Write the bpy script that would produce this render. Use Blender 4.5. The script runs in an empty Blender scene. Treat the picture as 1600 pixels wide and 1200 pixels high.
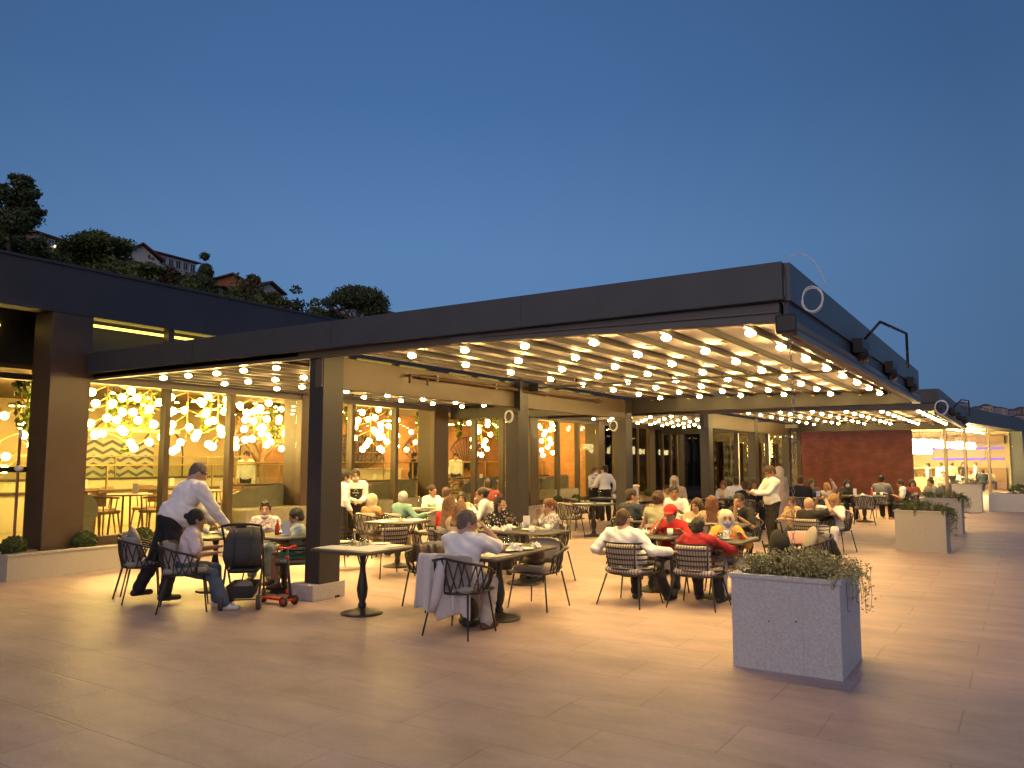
import bpy, math, random
import numpy as np
from mathutils import Matrix, Vector
random.seed(7)
SC = bpy.context.scene
COL = SC.collection
# ------------------------------------------------------------------ camera
EYE = 1.75; FPX = 1235.0; HZ = 719.0
_th = math.atan((HZ-600)/FPX); _yaw = math.atan(800*math.cos(_th)/FPX)
CF = Vector((math.cos(_yaw)*math.cos(_th), math.sin(_yaw)*math.cos(_th), math.sin(_th)))
CR = Vector((math.sin(_yaw), -math.cos(_yaw), 0))
CU = CR.cross(CF)
cam = bpy.data.cameras.new('camera'); cam.sensor_width = 36; cam.lens = FPX/1600*36
cam.clip_start = .1; cam.clip_end = 6000
cam_ob = bpy.data.objects.new('camera', cam); COL.objects.link(cam_ob)
cam_ob.matrix_world = Matrix(((CR.x, CU.x, -CF.x, 0), (CR.y, CU.y, -CF.y, 0), (CR.z, CU.z, -CF.z, EYE), (0, 0, 0, 1)))
SC.camera = cam_ob
# ------------------------------------------------------------------ world: clear blue dusk
W = bpy.data.worlds.new('World'); SC.world = W; W.use_nodes = True
nt = W.node_tree; N = nt.nodes; L = nt.links
tc = N.new('ShaderNodeTexCoord'); sx = N.new('ShaderNodeSeparateXYZ'); L.new(tc.outputs['Generated'], sx.inputs[0])
rp = N.new('ShaderNodeValToRGB'); L.new(sx.outputs['Z'], rp.inputs[0])
els = rp.color_ramp.elements
els[0].position = 0.0; els[0].color = (.098, .185, .335, 1)
els[1].position = 1.0; els[1].color = (.035, .095, .26, 1)
for p, c in ((.10, (.098, .200, .385)), (.25, (.095, .205, .41)), (.42, (.062, .152, .345)), (.60, (.050, .128, .31))):
    e = els.new(p); e.color = (*c, 1)
# the afterglow is a little brighter on one side of the sky
dt = N.new('ShaderNodeVectorMath'); dt.operation = 'DOT_PRODUCT'; L.new(tc.outputs['Generated'], dt.inputs[0])
gd = (CF*1.0 - CR*.12).normalized(); dt.inputs[1].default_value = (gd.x, gd.y, 0.15)
mr = N.new('ShaderNodeMapRange'); L.new(dt.outputs['Value'], mr.inputs[0])
mr.inputs[1].default_value = .78; mr.inputs[2].default_value = 1.0; mr.inputs[3].default_value = .72; mr.inputs[4].default_value = 1.06
hs = N.new('ShaderNodeVectorMath'); hs.operation = 'SCALE'; L.new(rp.outputs[0], hs.inputs[0]); L.new(mr.outputs[0], hs.inputs['Scale'])
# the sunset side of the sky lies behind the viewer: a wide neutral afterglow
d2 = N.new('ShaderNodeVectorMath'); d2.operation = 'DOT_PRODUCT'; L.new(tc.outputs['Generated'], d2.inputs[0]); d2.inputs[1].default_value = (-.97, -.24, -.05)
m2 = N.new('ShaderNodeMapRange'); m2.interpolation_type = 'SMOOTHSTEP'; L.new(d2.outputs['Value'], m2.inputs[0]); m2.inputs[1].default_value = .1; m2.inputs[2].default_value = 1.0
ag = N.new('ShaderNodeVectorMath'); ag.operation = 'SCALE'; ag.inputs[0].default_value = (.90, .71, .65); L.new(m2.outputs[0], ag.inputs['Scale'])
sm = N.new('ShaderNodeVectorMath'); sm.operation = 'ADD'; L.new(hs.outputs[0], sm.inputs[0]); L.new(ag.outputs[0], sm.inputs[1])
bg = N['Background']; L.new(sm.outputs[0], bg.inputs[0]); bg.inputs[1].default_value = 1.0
# last trace of the set sun: very weak, very soft
sl = bpy.data.lights.new('sun', 'SUN'); sl.energy = .03; sl.angle = math.radians(25); sl.color = (1, .72, .55)
so = bpy.data.objects.new('sun', sl); COL.objects.link(so); so.rotation_euler = (math.radians(80), 0, math.radians(-60))
SC.view_settings.view_transform = 'Standard'; SC.view_settings.look = 'None'; SC.view_settings.exposure = 0; SC.view_settings.gamma = 1
SC.render.engine = 'CYCLES'
SC.cycles.max_bounces = 6; SC.cycles.diffuse_bounces = 3; SC.cycles.glossy_bounces = 3; SC.cycles.transmission_bounces = 4
SC.cycles.transparent_max_bounces = 12; SC.cycles.sample_clamp_indirect = 4; SC.cycles.use_denoising = True
SC.cycles.caustics_reflective = False; SC.cycles.caustics_refractive = False

# ------------------------------------------------------------------ helpers
V = Vector
def ray(px, py): return CF + CR*((px-800)/FPX) + CU*((600-py)/FPX)
def at_z(px, py, z=0.0):
    d = ray(px, py); t = (z-EYE)/d.z; return V((d.x*t, d.y*t, z))
_c2 = V((CF.x, CF.y)).normalized(); _f2 = FPX*1.0046
def at_d(px, d, z=0.0):
    p = _c2*d; r = (px-800)/_f2*d*1.0; return V((p.x+CR.x*r, p.y+CR.y*r, z))
def zy(py, d): return EYE-(py-HZ)*d/_f2
def proj(p):
    v = V(p)-V((0, 0, EYE)); c = v.dot(CF); return 800+FPX*v.dot(CR)/c, 600-FPX*v.dot(CU)/c

MATS = {}
def mat(name, col, rough=.6, metal=0, noise=0, nscale=8, bump=0, bscale=60, emit=None, spec=.5, coords='Object', sheen=0):
    if name in MATS: return MATS[name]
    m = bpy.data.materials.new(name); m.use_nodes = True; MATS[name] = m
    t = m.node_tree; b = t.nodes['Principled BSDF']
    b.inputs['Base Color'].default_value = (*col, 1); b.inputs['Roughness'].default_value = rough; b.inputs['Metallic'].default_value = metal
    b.inputs['Specular IOR Level'].default_value = spec
    if sheen: b.inputs['Sheen Weight'].default_value = sheen
    if noise or bump:
        c = t.nodes.new('ShaderNodeTexCoord')
    if noise:
        n = t.nodes.new('ShaderNodeTexNoise'); n.inputs['Scale'].default_value = nscale; n.inputs['Detail'].default_value = 5
        t.links.new(c.outputs[coords], n.inputs['Vector'])
        r = t.nodes.new('ShaderNodeValToRGB'); t.links.new(n.outputs[0], r.inputs[0])
        r.color_ramp.elements[0].position = .3; r.color_ramp.elements[1].position = .7
        r.color_ramp.elements[0].color = (*[v*(1-noise) for v in col], 1); r.color_ramp.elements[1].color = (*[min(1, v*(1+noise)) for v in col], 1)
        t.links.new(r.outputs[0], b.inputs['Base Color'])
    if bump:
        n = t.nodes.new('ShaderNodeTexNoise'); n.inputs['Scale'].default_value = bscale; n.inputs['Detail'].default_value = 4
        t.links.new(c.outputs[coords], n.inputs['Vector'])
        bp = t.nodes.new('ShaderNodeBump'); bp.inputs['Strength'].default_value = bump; bp.inputs['Distance'].default_value = .02
        t.links.new(n.outputs[0], bp.inputs['Height']); t.links.new(bp.outputs[0], b.inputs['Normal'])
    if emit:
        b.inputs['Emission Color'].default_value = (*emit[0], 1); b.inputs['Emission Strength'].default_value = emit[1]
    return m

class MB:
    """collects shapes, links them as one mesh object"""
    def __init__(s): s.v = []; s.f = []; s.m = []; s.sm = []
    def add(s, vs, fs, mi=0, smooth=False):
        o = len(s.v); s.v += [tuple(p) for p in vs]; s.f += [tuple(i+o for i in f) for f in fs]; s.m += [mi]*len(fs); s.sm += [smooth]*len(fs); return s
    def box(s, x0, x1, y0, y1, z0, z1, mi=0, M=None):
        p = [V((x, y, z)) for z in (z0, z1) for y in (y0, y1) for x in (x0, x1)]
        if M: p = [M @ q for q in p]
        return s.add(p, [(0, 2, 3, 1), (4, 5, 7, 6), (0, 1, 5, 4), (2, 6, 7, 3), (0, 4, 6, 2), (1, 3, 7, 5)], mi)
    def rbox(s, x0, x1, y0, y1, z0, z1, r, mi=0, M=None, n=4):
        """box with rounded vertical corners and softened top/bottom"""
        def loop(ins, z):
            out = []
            for cx, cy, a0 in ((x1-r, y1-r, 0), (x0+r, y1-r, 90), (x0+r, y0+r, 180), (x1-r, y0+r, 270)):
                for k in range(n+1):
                    a = math.radians(a0+90*k/n); out.append(V((cx+(r-ins)*math.cos(a), cy+(r-ins)*math.sin(a), z)))
            return out
        e = min(r*.5, (z1-z0)*.35)
        ls = [loop(e, z0), loop(0, z0+e), loop(0, z1-e), loop(e, z1)]
        k = len(ls[0]); vs = [p for l in ls for p in l]
        if M: vs = [M @ q for q in vs]
        fs = [tuple(range(k-1, -1, -1)), tuple(range(3*k, 4*k))]
        for a in range(3):
            for i in range(k):
                j = (i+1) % k; fs.append((a*k+i, a*k+j, (a+1)*k+j, (a+1)*k+i))
        return s.add(vs, fs, mi, False)
    def tube(s, pts, r, n=8, mi=0, closed=False, caps=True, smooth=True):
        pts = [V(p) for p in pts]; k = len(pts); rs = r if isinstance(r, (list, tuple)) else [r]*k
        up = None; vs = []
        for i, p in enumerate(pts):
            if closed: t = pts[(i+1) % k]-pts[i-1]
            else: t = pts[min(i+1, k-1)]-pts[max(i-1, 0)]
            if t.length < 1e-9: t = V((0, 0, 1))
            t.normalize()
            if up is None:
                up = V((0, 0, 1)) if abs(t.z) < .9 else V((1, 0, 0))
            a = t.cross(up)
            if a.length < 1e-6: a = t.cross(V((1, 0, 0)) if abs(t.x) < .9 else V((0, 1, 0)))
            a.normalize(); b = t.cross(a).normalized(); up = -b if False else b.cross(t)*-1
            up = a.cross(t)
            for j in range(n):
                an = 2*math.pi*j/n; vs.append(p+(a*math.cos(an)+b*math.sin(an))*rs[i])
        fs = []
        for i in range(k if closed else k-1):
            for j in range(n):
                q = (j+1) % n; i2 = (i+1) % k; fs.append((i*n+j, i*n+q, i2*n+q, i2*n+j))
        if caps and not closed: fs += [tuple(range(n-1, -1, -1)), tuple(range((k-1)*n, k*n))]
        return s.add(vs, fs, mi, smooth)
    def lathe(s, prof, n=20, c=(0, 0, 0), mi=0, smooth=True, axis=None):
        vs = []; k = len(prof)
        for r, z in prof:
            for j in range(n):
                a = 2*math.pi*j/n; vs.append(V((r*math.cos(a), r*math.sin(a), z)))
        if axis: vs = [axis @ v for v in vs]
        vs = [v+V(c) for v in vs]
        fs = [(i*n+j, i*n+(j+1) % n, (i+1)*n+(j+1) % n, (i+1)*n+j) for i in range(k-1) for j in range(n)]
        fs += [tuple(range(n-1, -1, -1)), tuple(range((k-1)*n, k*n))]
        return s.add(vs, fs, mi, smooth)
    def ball(s, c, r, n=10, m=7, mi=0, R=None):
        rr = r if isinstance(r, (tuple, list)) else (r, r, r)
        prof = []; vs = [V((0, 0, -1))]
        for i in range(1, m):
            t = -math.pi/2+math.pi*i/m
            for j in range(n):
                a = 2*math.pi*j/n; vs.append(V((math.cos(t)*math.cos(a), math.cos(t)*math.sin(a), math.sin(t))))
        vs.append(V((0, 0, 1)))
        vs = [V((v.x*rr[0], v.y*rr[1], v.z*rr[2])) for v in vs]
        if R: vs = [R @ v for v in vs]
        vs = [v+V(c) for v in vs]
        fs = [(0, 1+(j+1) % n, 1+j) for j in range(n)]
        for i in range(m-2):
            for j in range(n):
                q = (j+1) % n; fs.append((1+i*n+j, 1+i*n+q, 1+(i+1)*n+q, 1+(i+1)*n+j))
        o = 1+(m-2)*n; fs += [(o+j, o+(j+1) % n, len(vs)-1) for j in range(n)]
        return s.add(vs, fs, mi, True)
    def quad(s, a, b, c, d, mi=0): return s.add([a, b, c, d], [(0, 1, 2, 3)], mi)
    def prism(s, poly, z0, z1, mi=0, M=None):
        k = len(poly); vs = [V((x, y, z0)) for x, y in poly]+[V((x, y, z1)) for x, y in poly]
        if M: vs = [M @ v for v in vs]
        return s.add(vs, [tuple(range(k-1, -1, -1)), tuple(range(k, 2*k))]+[(i, (i+1) % k, (i+1) % k+k, i+k) for i in range(k)], mi)
    def build(s, name, mats, parent=None, loc=None, rz=0, bevel=0):
        me = bpy.data.meshes.new(name); me.from_pydata([tuple(v) for v in s.v], [], s.f)
        for m in (mats if isinstance(mats, (list, tuple)) else [mats]): me.materials.append(m)
        me.polygons.foreach_set('material_index', s.m); me.polygons.foreach_set('use_smooth', s.sm); me.update()
        o = bpy.data.objects.new(name, me); COL.objects.link(o)
        if parent: o.parent = parent
        if loc is not None: o.location = loc
        o.rotation_euler.z = rz
        if bevel:
            b = o.modifiers.new('bevel', 'BEVEL'); b.width = bevel; b.segments = 2; b.limit_method = 'ANGLE'
        return o

def tag(o, label=None, cat=None, group=None, kind=None):
    if label: o['label'] = label
    if cat: o['category'] = cat
    if group: o['group'] = group
    if kind: o['kind'] = kind
    return o
def thing(name, label, cat, loc=(0, 0, 0), rz=0, group=None):
    o = bpy.data.objects.new(name, None); COL.objects.link(o); o.empty_display_size = .2
    o.location = loc; o.rotation_euler.z = rz; return tag(o, label, cat, group)
KIDS = {}
def copy_tree(o, loc=None, rz=None, label=None, group=None, kids=None):
    kids = kids if kids is not None else {}
    if not kids:
        for q in bpy.data.objects:
            if q.parent: kids.setdefault(q.parent.name, []).append(q)
    def cp(a, par):
        c = a.copy(); COL.objects.link(c)
        if par: c.parent = par
        for k in kids.get(a.name, []): cp(k, c)
        return c
    c = cp(o, None)
    if loc is not None: c.location = loc
    if rz is not None: c.rotation_euler.z = rz
    if label: c['label'] = label
    if group: c['group'] = group
    return c
class Proto:
    """first use places the original, later uses place copies of it and its parts"""
    def __init__(s, root): s.root = root; s.used = False; s.kids = {}
    def put(s, loc, rz=0, label=None, group=None):
        if not s.used:
            for q in bpy.data.objects:
                if q.parent: s.kids.setdefault(q.parent.name, []).append(q)
            s.used = True; o = s.root; o.location = loc; o.rotation_euler.z = rz
            if label: o['label'] = label
            if group: o['group'] = group
            return o
        return copy_tree(s.root, loc, rz, label, group, s.kids or {'': []})
ORD = ['first', 'second', 'third', 'fourth', 'fifth', 'sixth', 'seventh', 'eighth', 'ninth', 'tenth', 'eleventh', 'twelfth',
       'thirteenth', 'fourteenth', 'fifteenth', 'sixteenth', 'seventeenth', 'eighteenth', 'nineteenth', 'twentieth']
ORD += ['twenty-'+w for w in ORD[:9]]+['thirtieth']+['thirty-'+w for w in ORD[:9]]

# ------------------------------------------------------------------ materials
def pavers():
    m = bpy.data.materials.new('stone_pavers'); m.use_nodes = True; t = m.node_tree; b = t.nodes['Principled BSDF']; nn = t.nodes; l = t.links
    c = nn.new('ShaderNodeTexCoord')
    rot = nn.new('ShaderNodeMapping'); rot.inputs['Rotation'].default_value = (0, 0, math.radians(90)); l.new(c.outputs['Object'], rot.inputs[0])
    wob = nn.new('ShaderNodeTexNoise'); wob.inputs['Scale'].default_value = 5; l.new(c.outputs['Object'], wob.inputs['Vector'])
    wa = nn.new('ShaderNodeMixRGB'); wa.blend_type = 'LINEAR_LIGHT'; wa.inputs[0].default_value = .012; l.new(rot.outputs[0], wa.inputs[1]); l.new(wob.outputs[1], wa.inputs[2])
    br = nn.new('ShaderNodeTexBrick'); l.new(wa.outputs[0], br.inputs['Vector']); br.inputs['Scale'].default_value = 1
    br.inputs['Brick Width'].default_value = 1.2; br.inputs['Row Height'].default_value = .6; br.inputs['Mortar Size'].default_value = .011
    br.inputs['Mortar Smooth'].default_value = .9; br.offset = .37
    br.inputs['Color1'].default_value = (.475, .352, .315, 1); br.inputs['Color2'].default_value = (.43, .315, .283, 1); br.inputs['Mortar'].default_value = (.34, .255, .222, 1)
    n = nn.new('ShaderNodeTexNoise'); n.inputs['Scale'].default_value = 1.5; n.inputs['Detail'].default_value = 8; n.inputs['Roughness'].default_value = .65; st = nn.new('ShaderNodeMapping'); st.inputs['Scale'].default_value = (1.6, .6, 1); l.new(c.outputs['Object'], st.inputs[0]); l.new(st.outputs[0], n.inputs['Vector'])
    r = nn.new('ShaderNodeMapRange'); r.inputs[1].default_value = .3; r.inputs[2].default_value = .7; r.inputs[3].default_value = .66; r.inputs[4].default_value = 1.20; l.new(n.outputs[0], r.inputs[0])
    n2 = nn.new('ShaderNodeTexNoise'); n2.inputs['Scale'].default_value = 30; n2.inputs['Detail'].default_value = 3; l.new(c.outputs['Object'], n2.inputs['Vector'])
    r2 = nn.new('ShaderNodeMapRange'); r2.inputs[3].default_value = .90; r2.inputs[4].default_value = 1.1; l.new(n2.outputs[0], r2.inputs[0])
    mu = nn.new('ShaderNodeMath'); mu.operation = 'MULTIPLY'; l.new(r.outputs[0], mu.inputs[0]); l.new(r2.outputs[0], mu.inputs[1])
    vm = nn.new('ShaderNodeVectorMath'); vm.operation = 'SCALE'; l.new(br.outputs['Color'], vm.inputs[0]); l.new(mu.outputs[0], vm.inputs['Scale'])
    l.new(vm.outputs[0], b.inputs['Base Color'])
    rr = nn.new('ShaderNodeMapRange'); rr.inputs[3].default_value = .36; rr.inputs[4].default_value = .62; l.new(n.outputs[0], rr.inputs[0]); l.new(rr.outputs[0], b.inputs['Roughness'])
    bp = nn.new('ShaderNodeBump'); bp.inputs['Strength'].default_value = .25; bp.inputs['Distance'].default_value = .01
    ad = nn.new('ShaderNodeMath'); ad.operation = 'SUBTRACT'; l.new(n2.outputs[0], ad.inputs[0]); l.new(br.outputs['Fac'], ad.inputs[1])
    l.new(ad.outputs[0], bp.inputs['Height']); l.new(bp.outputs[0], b.inputs['Normal'])
    return m
def brickmat(name, c1, c2, mo, sc=1, rough=.8):
    m = bpy.data.materials.new(name); m.use_nodes = True; t = m.node_tree; b = t.nodes['Principled BSDF']; nn = t.nodes; l = t.links
    c = nn.new('ShaderNodeTexCoord'); mp = nn.new('ShaderNodeMapping'); l.new(c.outputs['Object'], mp.inputs[0])
    mp.inputs['Rotation'].default_value = (math.radians(90), 0, math.radians(90))
    # use Y and Z as the brick plane
    sp = nn.new('ShaderNodeSeparateXYZ'); cb = nn.new('ShaderNodeCombineXYZ'); l.new(c.outputs['Object'], sp.inputs[0])
    ad = nn.new('ShaderNodeMath'); l.new(sp.outputs['X'], ad.inputs[0]); l.new(sp.outputs['Y'], ad.inputs[1])
    l.new(ad.outputs[0], cb.inputs['X']); l.new(sp.outputs['Z'], cb.inputs['Y'])
    br = nn.new('ShaderNodeTexBrick'); l.new(cb.outputs[0], br.inputs['Vector']); br.inputs['Scale'].default_value = sc
    br.inputs['Brick Width'].default_value = .24; br.inputs['Row Height'].default_value = .075; br.inputs['Mortar Size'].default_value = .006
    br.inputs['Color1'].default_value = (*c1, 1); br.inputs['Color2'].default_value = (*c2, 1); br.inputs['Mortar'].default_value = (*mo, 1)
    n = nn.new('ShaderNodeTexNoise'); n.inputs['Scale'].default_value = 2.2; n.inputs['Detail'].default_value = 6; l.new(c.outputs['Object'], n.inputs['Vector'])
    r = nn.new('ShaderNodeMapRange'); r.inputs[1].default_value = .3; r.inputs[2].default_value = .7; r.inputs[3].default_value = .72; r.inputs[4].default_value = 1.2; l.new(n.outputs[0], r.inputs[0])
    vm = nn.new('ShaderNodeVectorMath'); vm.operation = 'SCALE'; l.new(br.outputs['Color'], vm.inputs[0]); l.new(r.outputs[0], vm.inputs['Scale'])
    l.new(vm.outputs[0], b.inputs['Base Color']); b.inputs['Roughness'].default_value = rough
    return m
def glassmat(name, tint=(.93, .95, .9), refl=.0, rough=.01):
    m = bpy.data.materials.new(name); m.use_nodes = True; t = m.node_tree; nn = t.nodes; l = t.links
    nn.remove(nn['Principled BSDF']); out = nn['Material Output']
    tr = nn.new('ShaderNodeBsdfTransparent'); tr.inputs[0].default_value = (*tint, 1)
    gl = nn.new('ShaderNodeBsdfGlossy'); gl.inputs['Roughness'].default_value = rough
    lw = nn.new('ShaderNodeLayerWeight'); lw.inputs[0].default_value = .5
    pw = nn.new('ShaderNodeMath'); pw.operation = 'POWER'; pw.inputs[1].default_value = 5; l.new(lw.outputs['Facing'], pw.inputs[0])
    ad = nn.new('ShaderNodeMath'); ad.operation = 'MULTIPLY_ADD'; ad.inputs[1].default_value = .55; ad.inputs[2].default_value = .022+refl; ad.use_clamp = True; l.new(pw.outputs[0], ad.inputs[0])
    mx = nn.new('ShaderNodeMixShader'); l.new(ad.outputs[0], mx.inputs[0]); l.new(tr.outputs[0], mx.inputs[1]); l.new(gl.outputs[0], mx.inputs[2]); l.new(mx.outputs[0], out.inputs[0])
    return m
def emis(name, col, st):
    m = bpy.data.materials.new(name); m.use_nodes = True; t = m.node_tree; t.nodes.remove(t.nodes['Principled BSDF'])
    e = t.nodes.new('ShaderNodeEmission'); e.inputs[0].default_value = (*col, 1); e.inputs[1].default_value = st
    t.links.new(e.outputs[0], t.nodes['Material Output'].inputs[0]); return m
def stripes(name, c1, c2, scale, axis='Y', rough=.85):
    m = bpy.data.materials.new(name); m.use_nodes = True; t = m.node_tree; b = t.nodes['Principled BSDF']; nn = t.nodes; l = t.links
    c = nn.new('ShaderNodeTexCoord'); w = nn.new('ShaderNodeTexWave'); w.bands_direction = axis; w.inputs['Scale'].default_value = scale; w.inputs['Distortion'].default_value = .3
    l.new(c.outputs['Object'], w.inputs[0]); r = nn.new('ShaderNodeValToRGB'); r.color_ramp.elements[0].position = .45; r.color_ramp.elements[1].position = .55
    r.color_ramp.elements[0].color = (*c1, 1); r.color_ramp.elements[1].color = (*c2, 1); l.new(w.outputs[0], r.inputs[0]); l.new(r.outputs[0], b.inputs['Base Color']); b.inputs['Roughness'].default_value = rough
    return m
def spots(name, c1, c2, scale, thr=.25, rough=.85):
    m = bpy.data.materials.new(name); m.use_nodes = True; t = m.node_tree; b = t.nodes['Principled BSDF']; nn = t.nodes; l = t.links
    c = nn.new('ShaderNodeTexCoord'); w = nn.new('ShaderNodeTexVoronoi'); w.inputs['Scale'].default_value = scale
    l.new(c.outputs['Object'], w.inputs['Vector']); r = nn.new('ShaderNodeValToRGB'); r.color_ramp.interpolation = 'CONSTANT'; r.color_ramp.elements[1].position = thr
    r.color_ramp.elements[0].color = (*c2, 1); r.color_ramp.elements[1].color = (*c1, 1); l.new(w.outputs['Distance'], r.inputs[0]); l.new(r.outputs[0], b.inputs['Base Color']); b.inputs['Roughness'].default_value = rough
    return m
M_PAVE = pavers()
M_DARK = mat('graphite_metal', (.044, .046, .053), .42, .0, noise=.10, nscale=3)
M_COLM = mat('column_metal', (.034, .032, .033), .45, .0, noise=.10, nscale=3)
M_BRONZE = mat('bronze_metal', (.078, .050, .030), .42, .0, noise=.10, nscale=2)
M_BEAM = mat('satin_taupe_metal', (.115, .084, .054), .45, .1, noise=.05, nscale=2)
M_BLACK = mat('black_metal', (.018, .016, .015), .4, 0)
M_GREYM = mat('grey_metal', (.22, .21, .20), .35, .6)
M_STONE = mat('pale_granite', (.50, .49, .48), .75, noise=.16, nscale=60, bump=.15, bscale=90)
M_STONEW = mat('warm_granite', (.44, .40, .34), .75, noise=.12, nscale=50, bump=.12, bscale=80)
M_FABRIC = mat('canopy_fabric', (.88, .79, .72), .8, noise=.02, nscale=2)
M_RIB = mat('canopy_rib', (.045, .036, .03), .5)
M_WHITE = mat('white_plastic', (.75, .74, .72), .45)
M_CREAM = mat('cream_plaster', (.64, .50, .28), .8, noise=.05, nscale=1.5)
M_CEIL = mat('ceiling_brown', (.16, .11, .06), .8, noise=.1, nscale=2)
M_WOOD = mat('oak_wood', (.30, .17, .08), .5, noise=.25, nscale=9)
M_TOP = mat('grey_oak_top', (.055, .048, .043), .45, noise=.25, nscale=14)
M_LEATH = mat('tan_leather', (.34, .20, .09), .5, noise=.1, nscale=6)
M_SOFA = mat('grey_sofa', (.30, .27, .19), .8, noise=.1, nscale=8)
M_BRASS = mat('brass', (.55, .38, .14), .3, .8)
M_CUSH = mat('grey_cushion', (.30, .27, .24), .9, noise=.08, nscale=30)
M_ROPE = mat('dark_rope', (.035, .030, .027), .75)
M_ORBRICK = brickmat('orange_brick', (.46, .22, .09), (.40, .18, .07), (.36, .2, .1))
M_RBRICK = brickmat('red_brick', (.25, .085, .05), (.20, .065, .038), (.18, .07, .045))
M_GLASS = glassmat('window_glass')
M_GLASSD = glassmat('dark_window_glass', (.25, .26, .25), .04)
M_CLR = glassmat('clear_glass', (.92, .95, .93), .03)
M_BULB = emis('warm_bulb', (1, .65, .22), 205)
M_BULB2 = emis('warm_bulb_far', (1, .65, .22), 165)
M_GLOBE = emis('warm_globe', (1, .63, .17), 88)
M_DISC = emis('ceiling_disc', (1, .66, .2), 90)
M_LED = emis('yellow_led', (1, .66, .10), 5)
M_CHINA = mat('white_china', (.8, .79, .76), .2)
M_PAPER = mat('white_paper', (.78, .76, .72), .7)
M_PEB = mat('white_pebbles', (.7, .68, .64), .6, noise=.2, nscale=30)
M_SOIL = mat('dark_soil', (.05, .035, .025), .95)
def leafmat(name, c, var=.45, rough=.6):
    return mat(name, c, rough, noise=var, nscale=7, spec=.3)
M_LEAF = leafmat('boxwood_leaf', (.075, .105, .03))
M_LEAFT = leafmat('trailing_leaf', (.36, .35, .15))
M_PINE = leafmat('pine_needle', (.075, .095, .035))
M_BROAD = leafmat('broad_leaf', (.105, .12, .035))
M_HANG = leafmat('hanging_leaf', (.16, .22, .03))
M_BARK = mat('bark', (.09, .06, .04), .9, noise=.3, nscale=6)
M_BLOS = mat('blossom', (.60, .42, .26), .8, noise=.3, nscale=8)
# ================================================================== GROUND, HILLS
g = MB(); g.quad((-1500, -1500, -.03), (3000, -1500, -.03), (3000, 3000, -.03), (-1500, 3000, -.03))
tag(g.build('ground', mat('dark_ground', (.06, .055, .045), .9, noise=.2, nscale=.2)), kind='structure')
g = MB(); g.quad((-25, -40, 0), (75, -40, 0), (75, 40, 0), (-25, 40, 0))
tag(g.build('plaza', M_PAVE), kind='structure')

def leaf_cloud(mb, n, sampler, size, flat=.3, mi=0, rnd=random):
    for _ in range(n):
        p = V(sampler()); s = size*rnd.uniform(.6, 1.4)
        a = V((rnd.gauss(0, 1), rnd.gauss(0, 1), rnd.gauss(0, 1)*flat+.001)).normalized()
        b = a.cross(V((rnd.gauss(0, 1), rnd.gauss(0, 1), rnd.gauss(0, 1)))).normalized()
        mb.add([p-a*s, p-b*s*.5, p+a*s, p+b*s*.5], [(0, 1, 2, 3)], mi)
def clump_sampler(blobs, shell=.75, rnd=random):
    ws = [b[1]**2 if not isinstance(b[1], tuple) else b[1][0]**2 for b in blobs]
    def f():
        c, r = rnd.choices(blobs, ws)[0]
        r = r if isinstance(r, tuple) else (r, r, r)
        d = V((rnd.gauss(0, 1), rnd.gauss(0, 1), rnd.gauss(0, 1))).normalized()*(shell+(1-shell)*rnd.random())**.5*(rnd.uniform(.70, 1.05) if rnd.random() < .88 else rnd.uniform(1.0, 1.32))
        return (c[0]+d.x*r[0], c[1]+d.y*r[1], c[2]+d.z*r[2])
    return f
# hillside behind the restaurant; its height follows bearing and distance
def hill_h(px, d):
    pts = [(-900, 31), (-300, 32), (0, 27.5), (60, 26.5), (140, 24.2), (260, 22.4), (330, 20.0), (430, 18.2), (520, 16.0), (600, 11), (700, 8), (900, 6), (1200, 5)]
    for (a, h), (b, k) in zip(pts, pts[1:]):
        if a <= px <= b: H = h+(k-h)*(px-a)/(b-a); break
    else: H = 5 if px > 0 else 30
    t = max(0, min(1, (d-48)/42)); t = t*t*(3-2*t)
    return H*t-.5 + (1.2*math.sin(px*.03+d*.11) if t > .2 else 0)
g = MB(); pxs = list(range(-900, 1201, 30)); ds = [46, 52, 60, 68, 76, 84, 92, 100, 115, 135, 160]
vs = []
for d in ds:
    for px in pxs:
        p = at_d(px, d); vs.append((p.x, p.y, hill_h(px, d)))
k = len(pxs); g.add(vs, [(i*k+j, i*k+j+1, (i+1)*k+j+1, (i+1)*k+j) for i in range(len(ds)-1) for j in range(k-1)], 0, True)
tag(g.build('hillside', mat('dark_scrub', (.07, .075, .03), .95, noise=.5, nscale=.6, bump=.8, bscale=1.5)), kind='structure')

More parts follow.
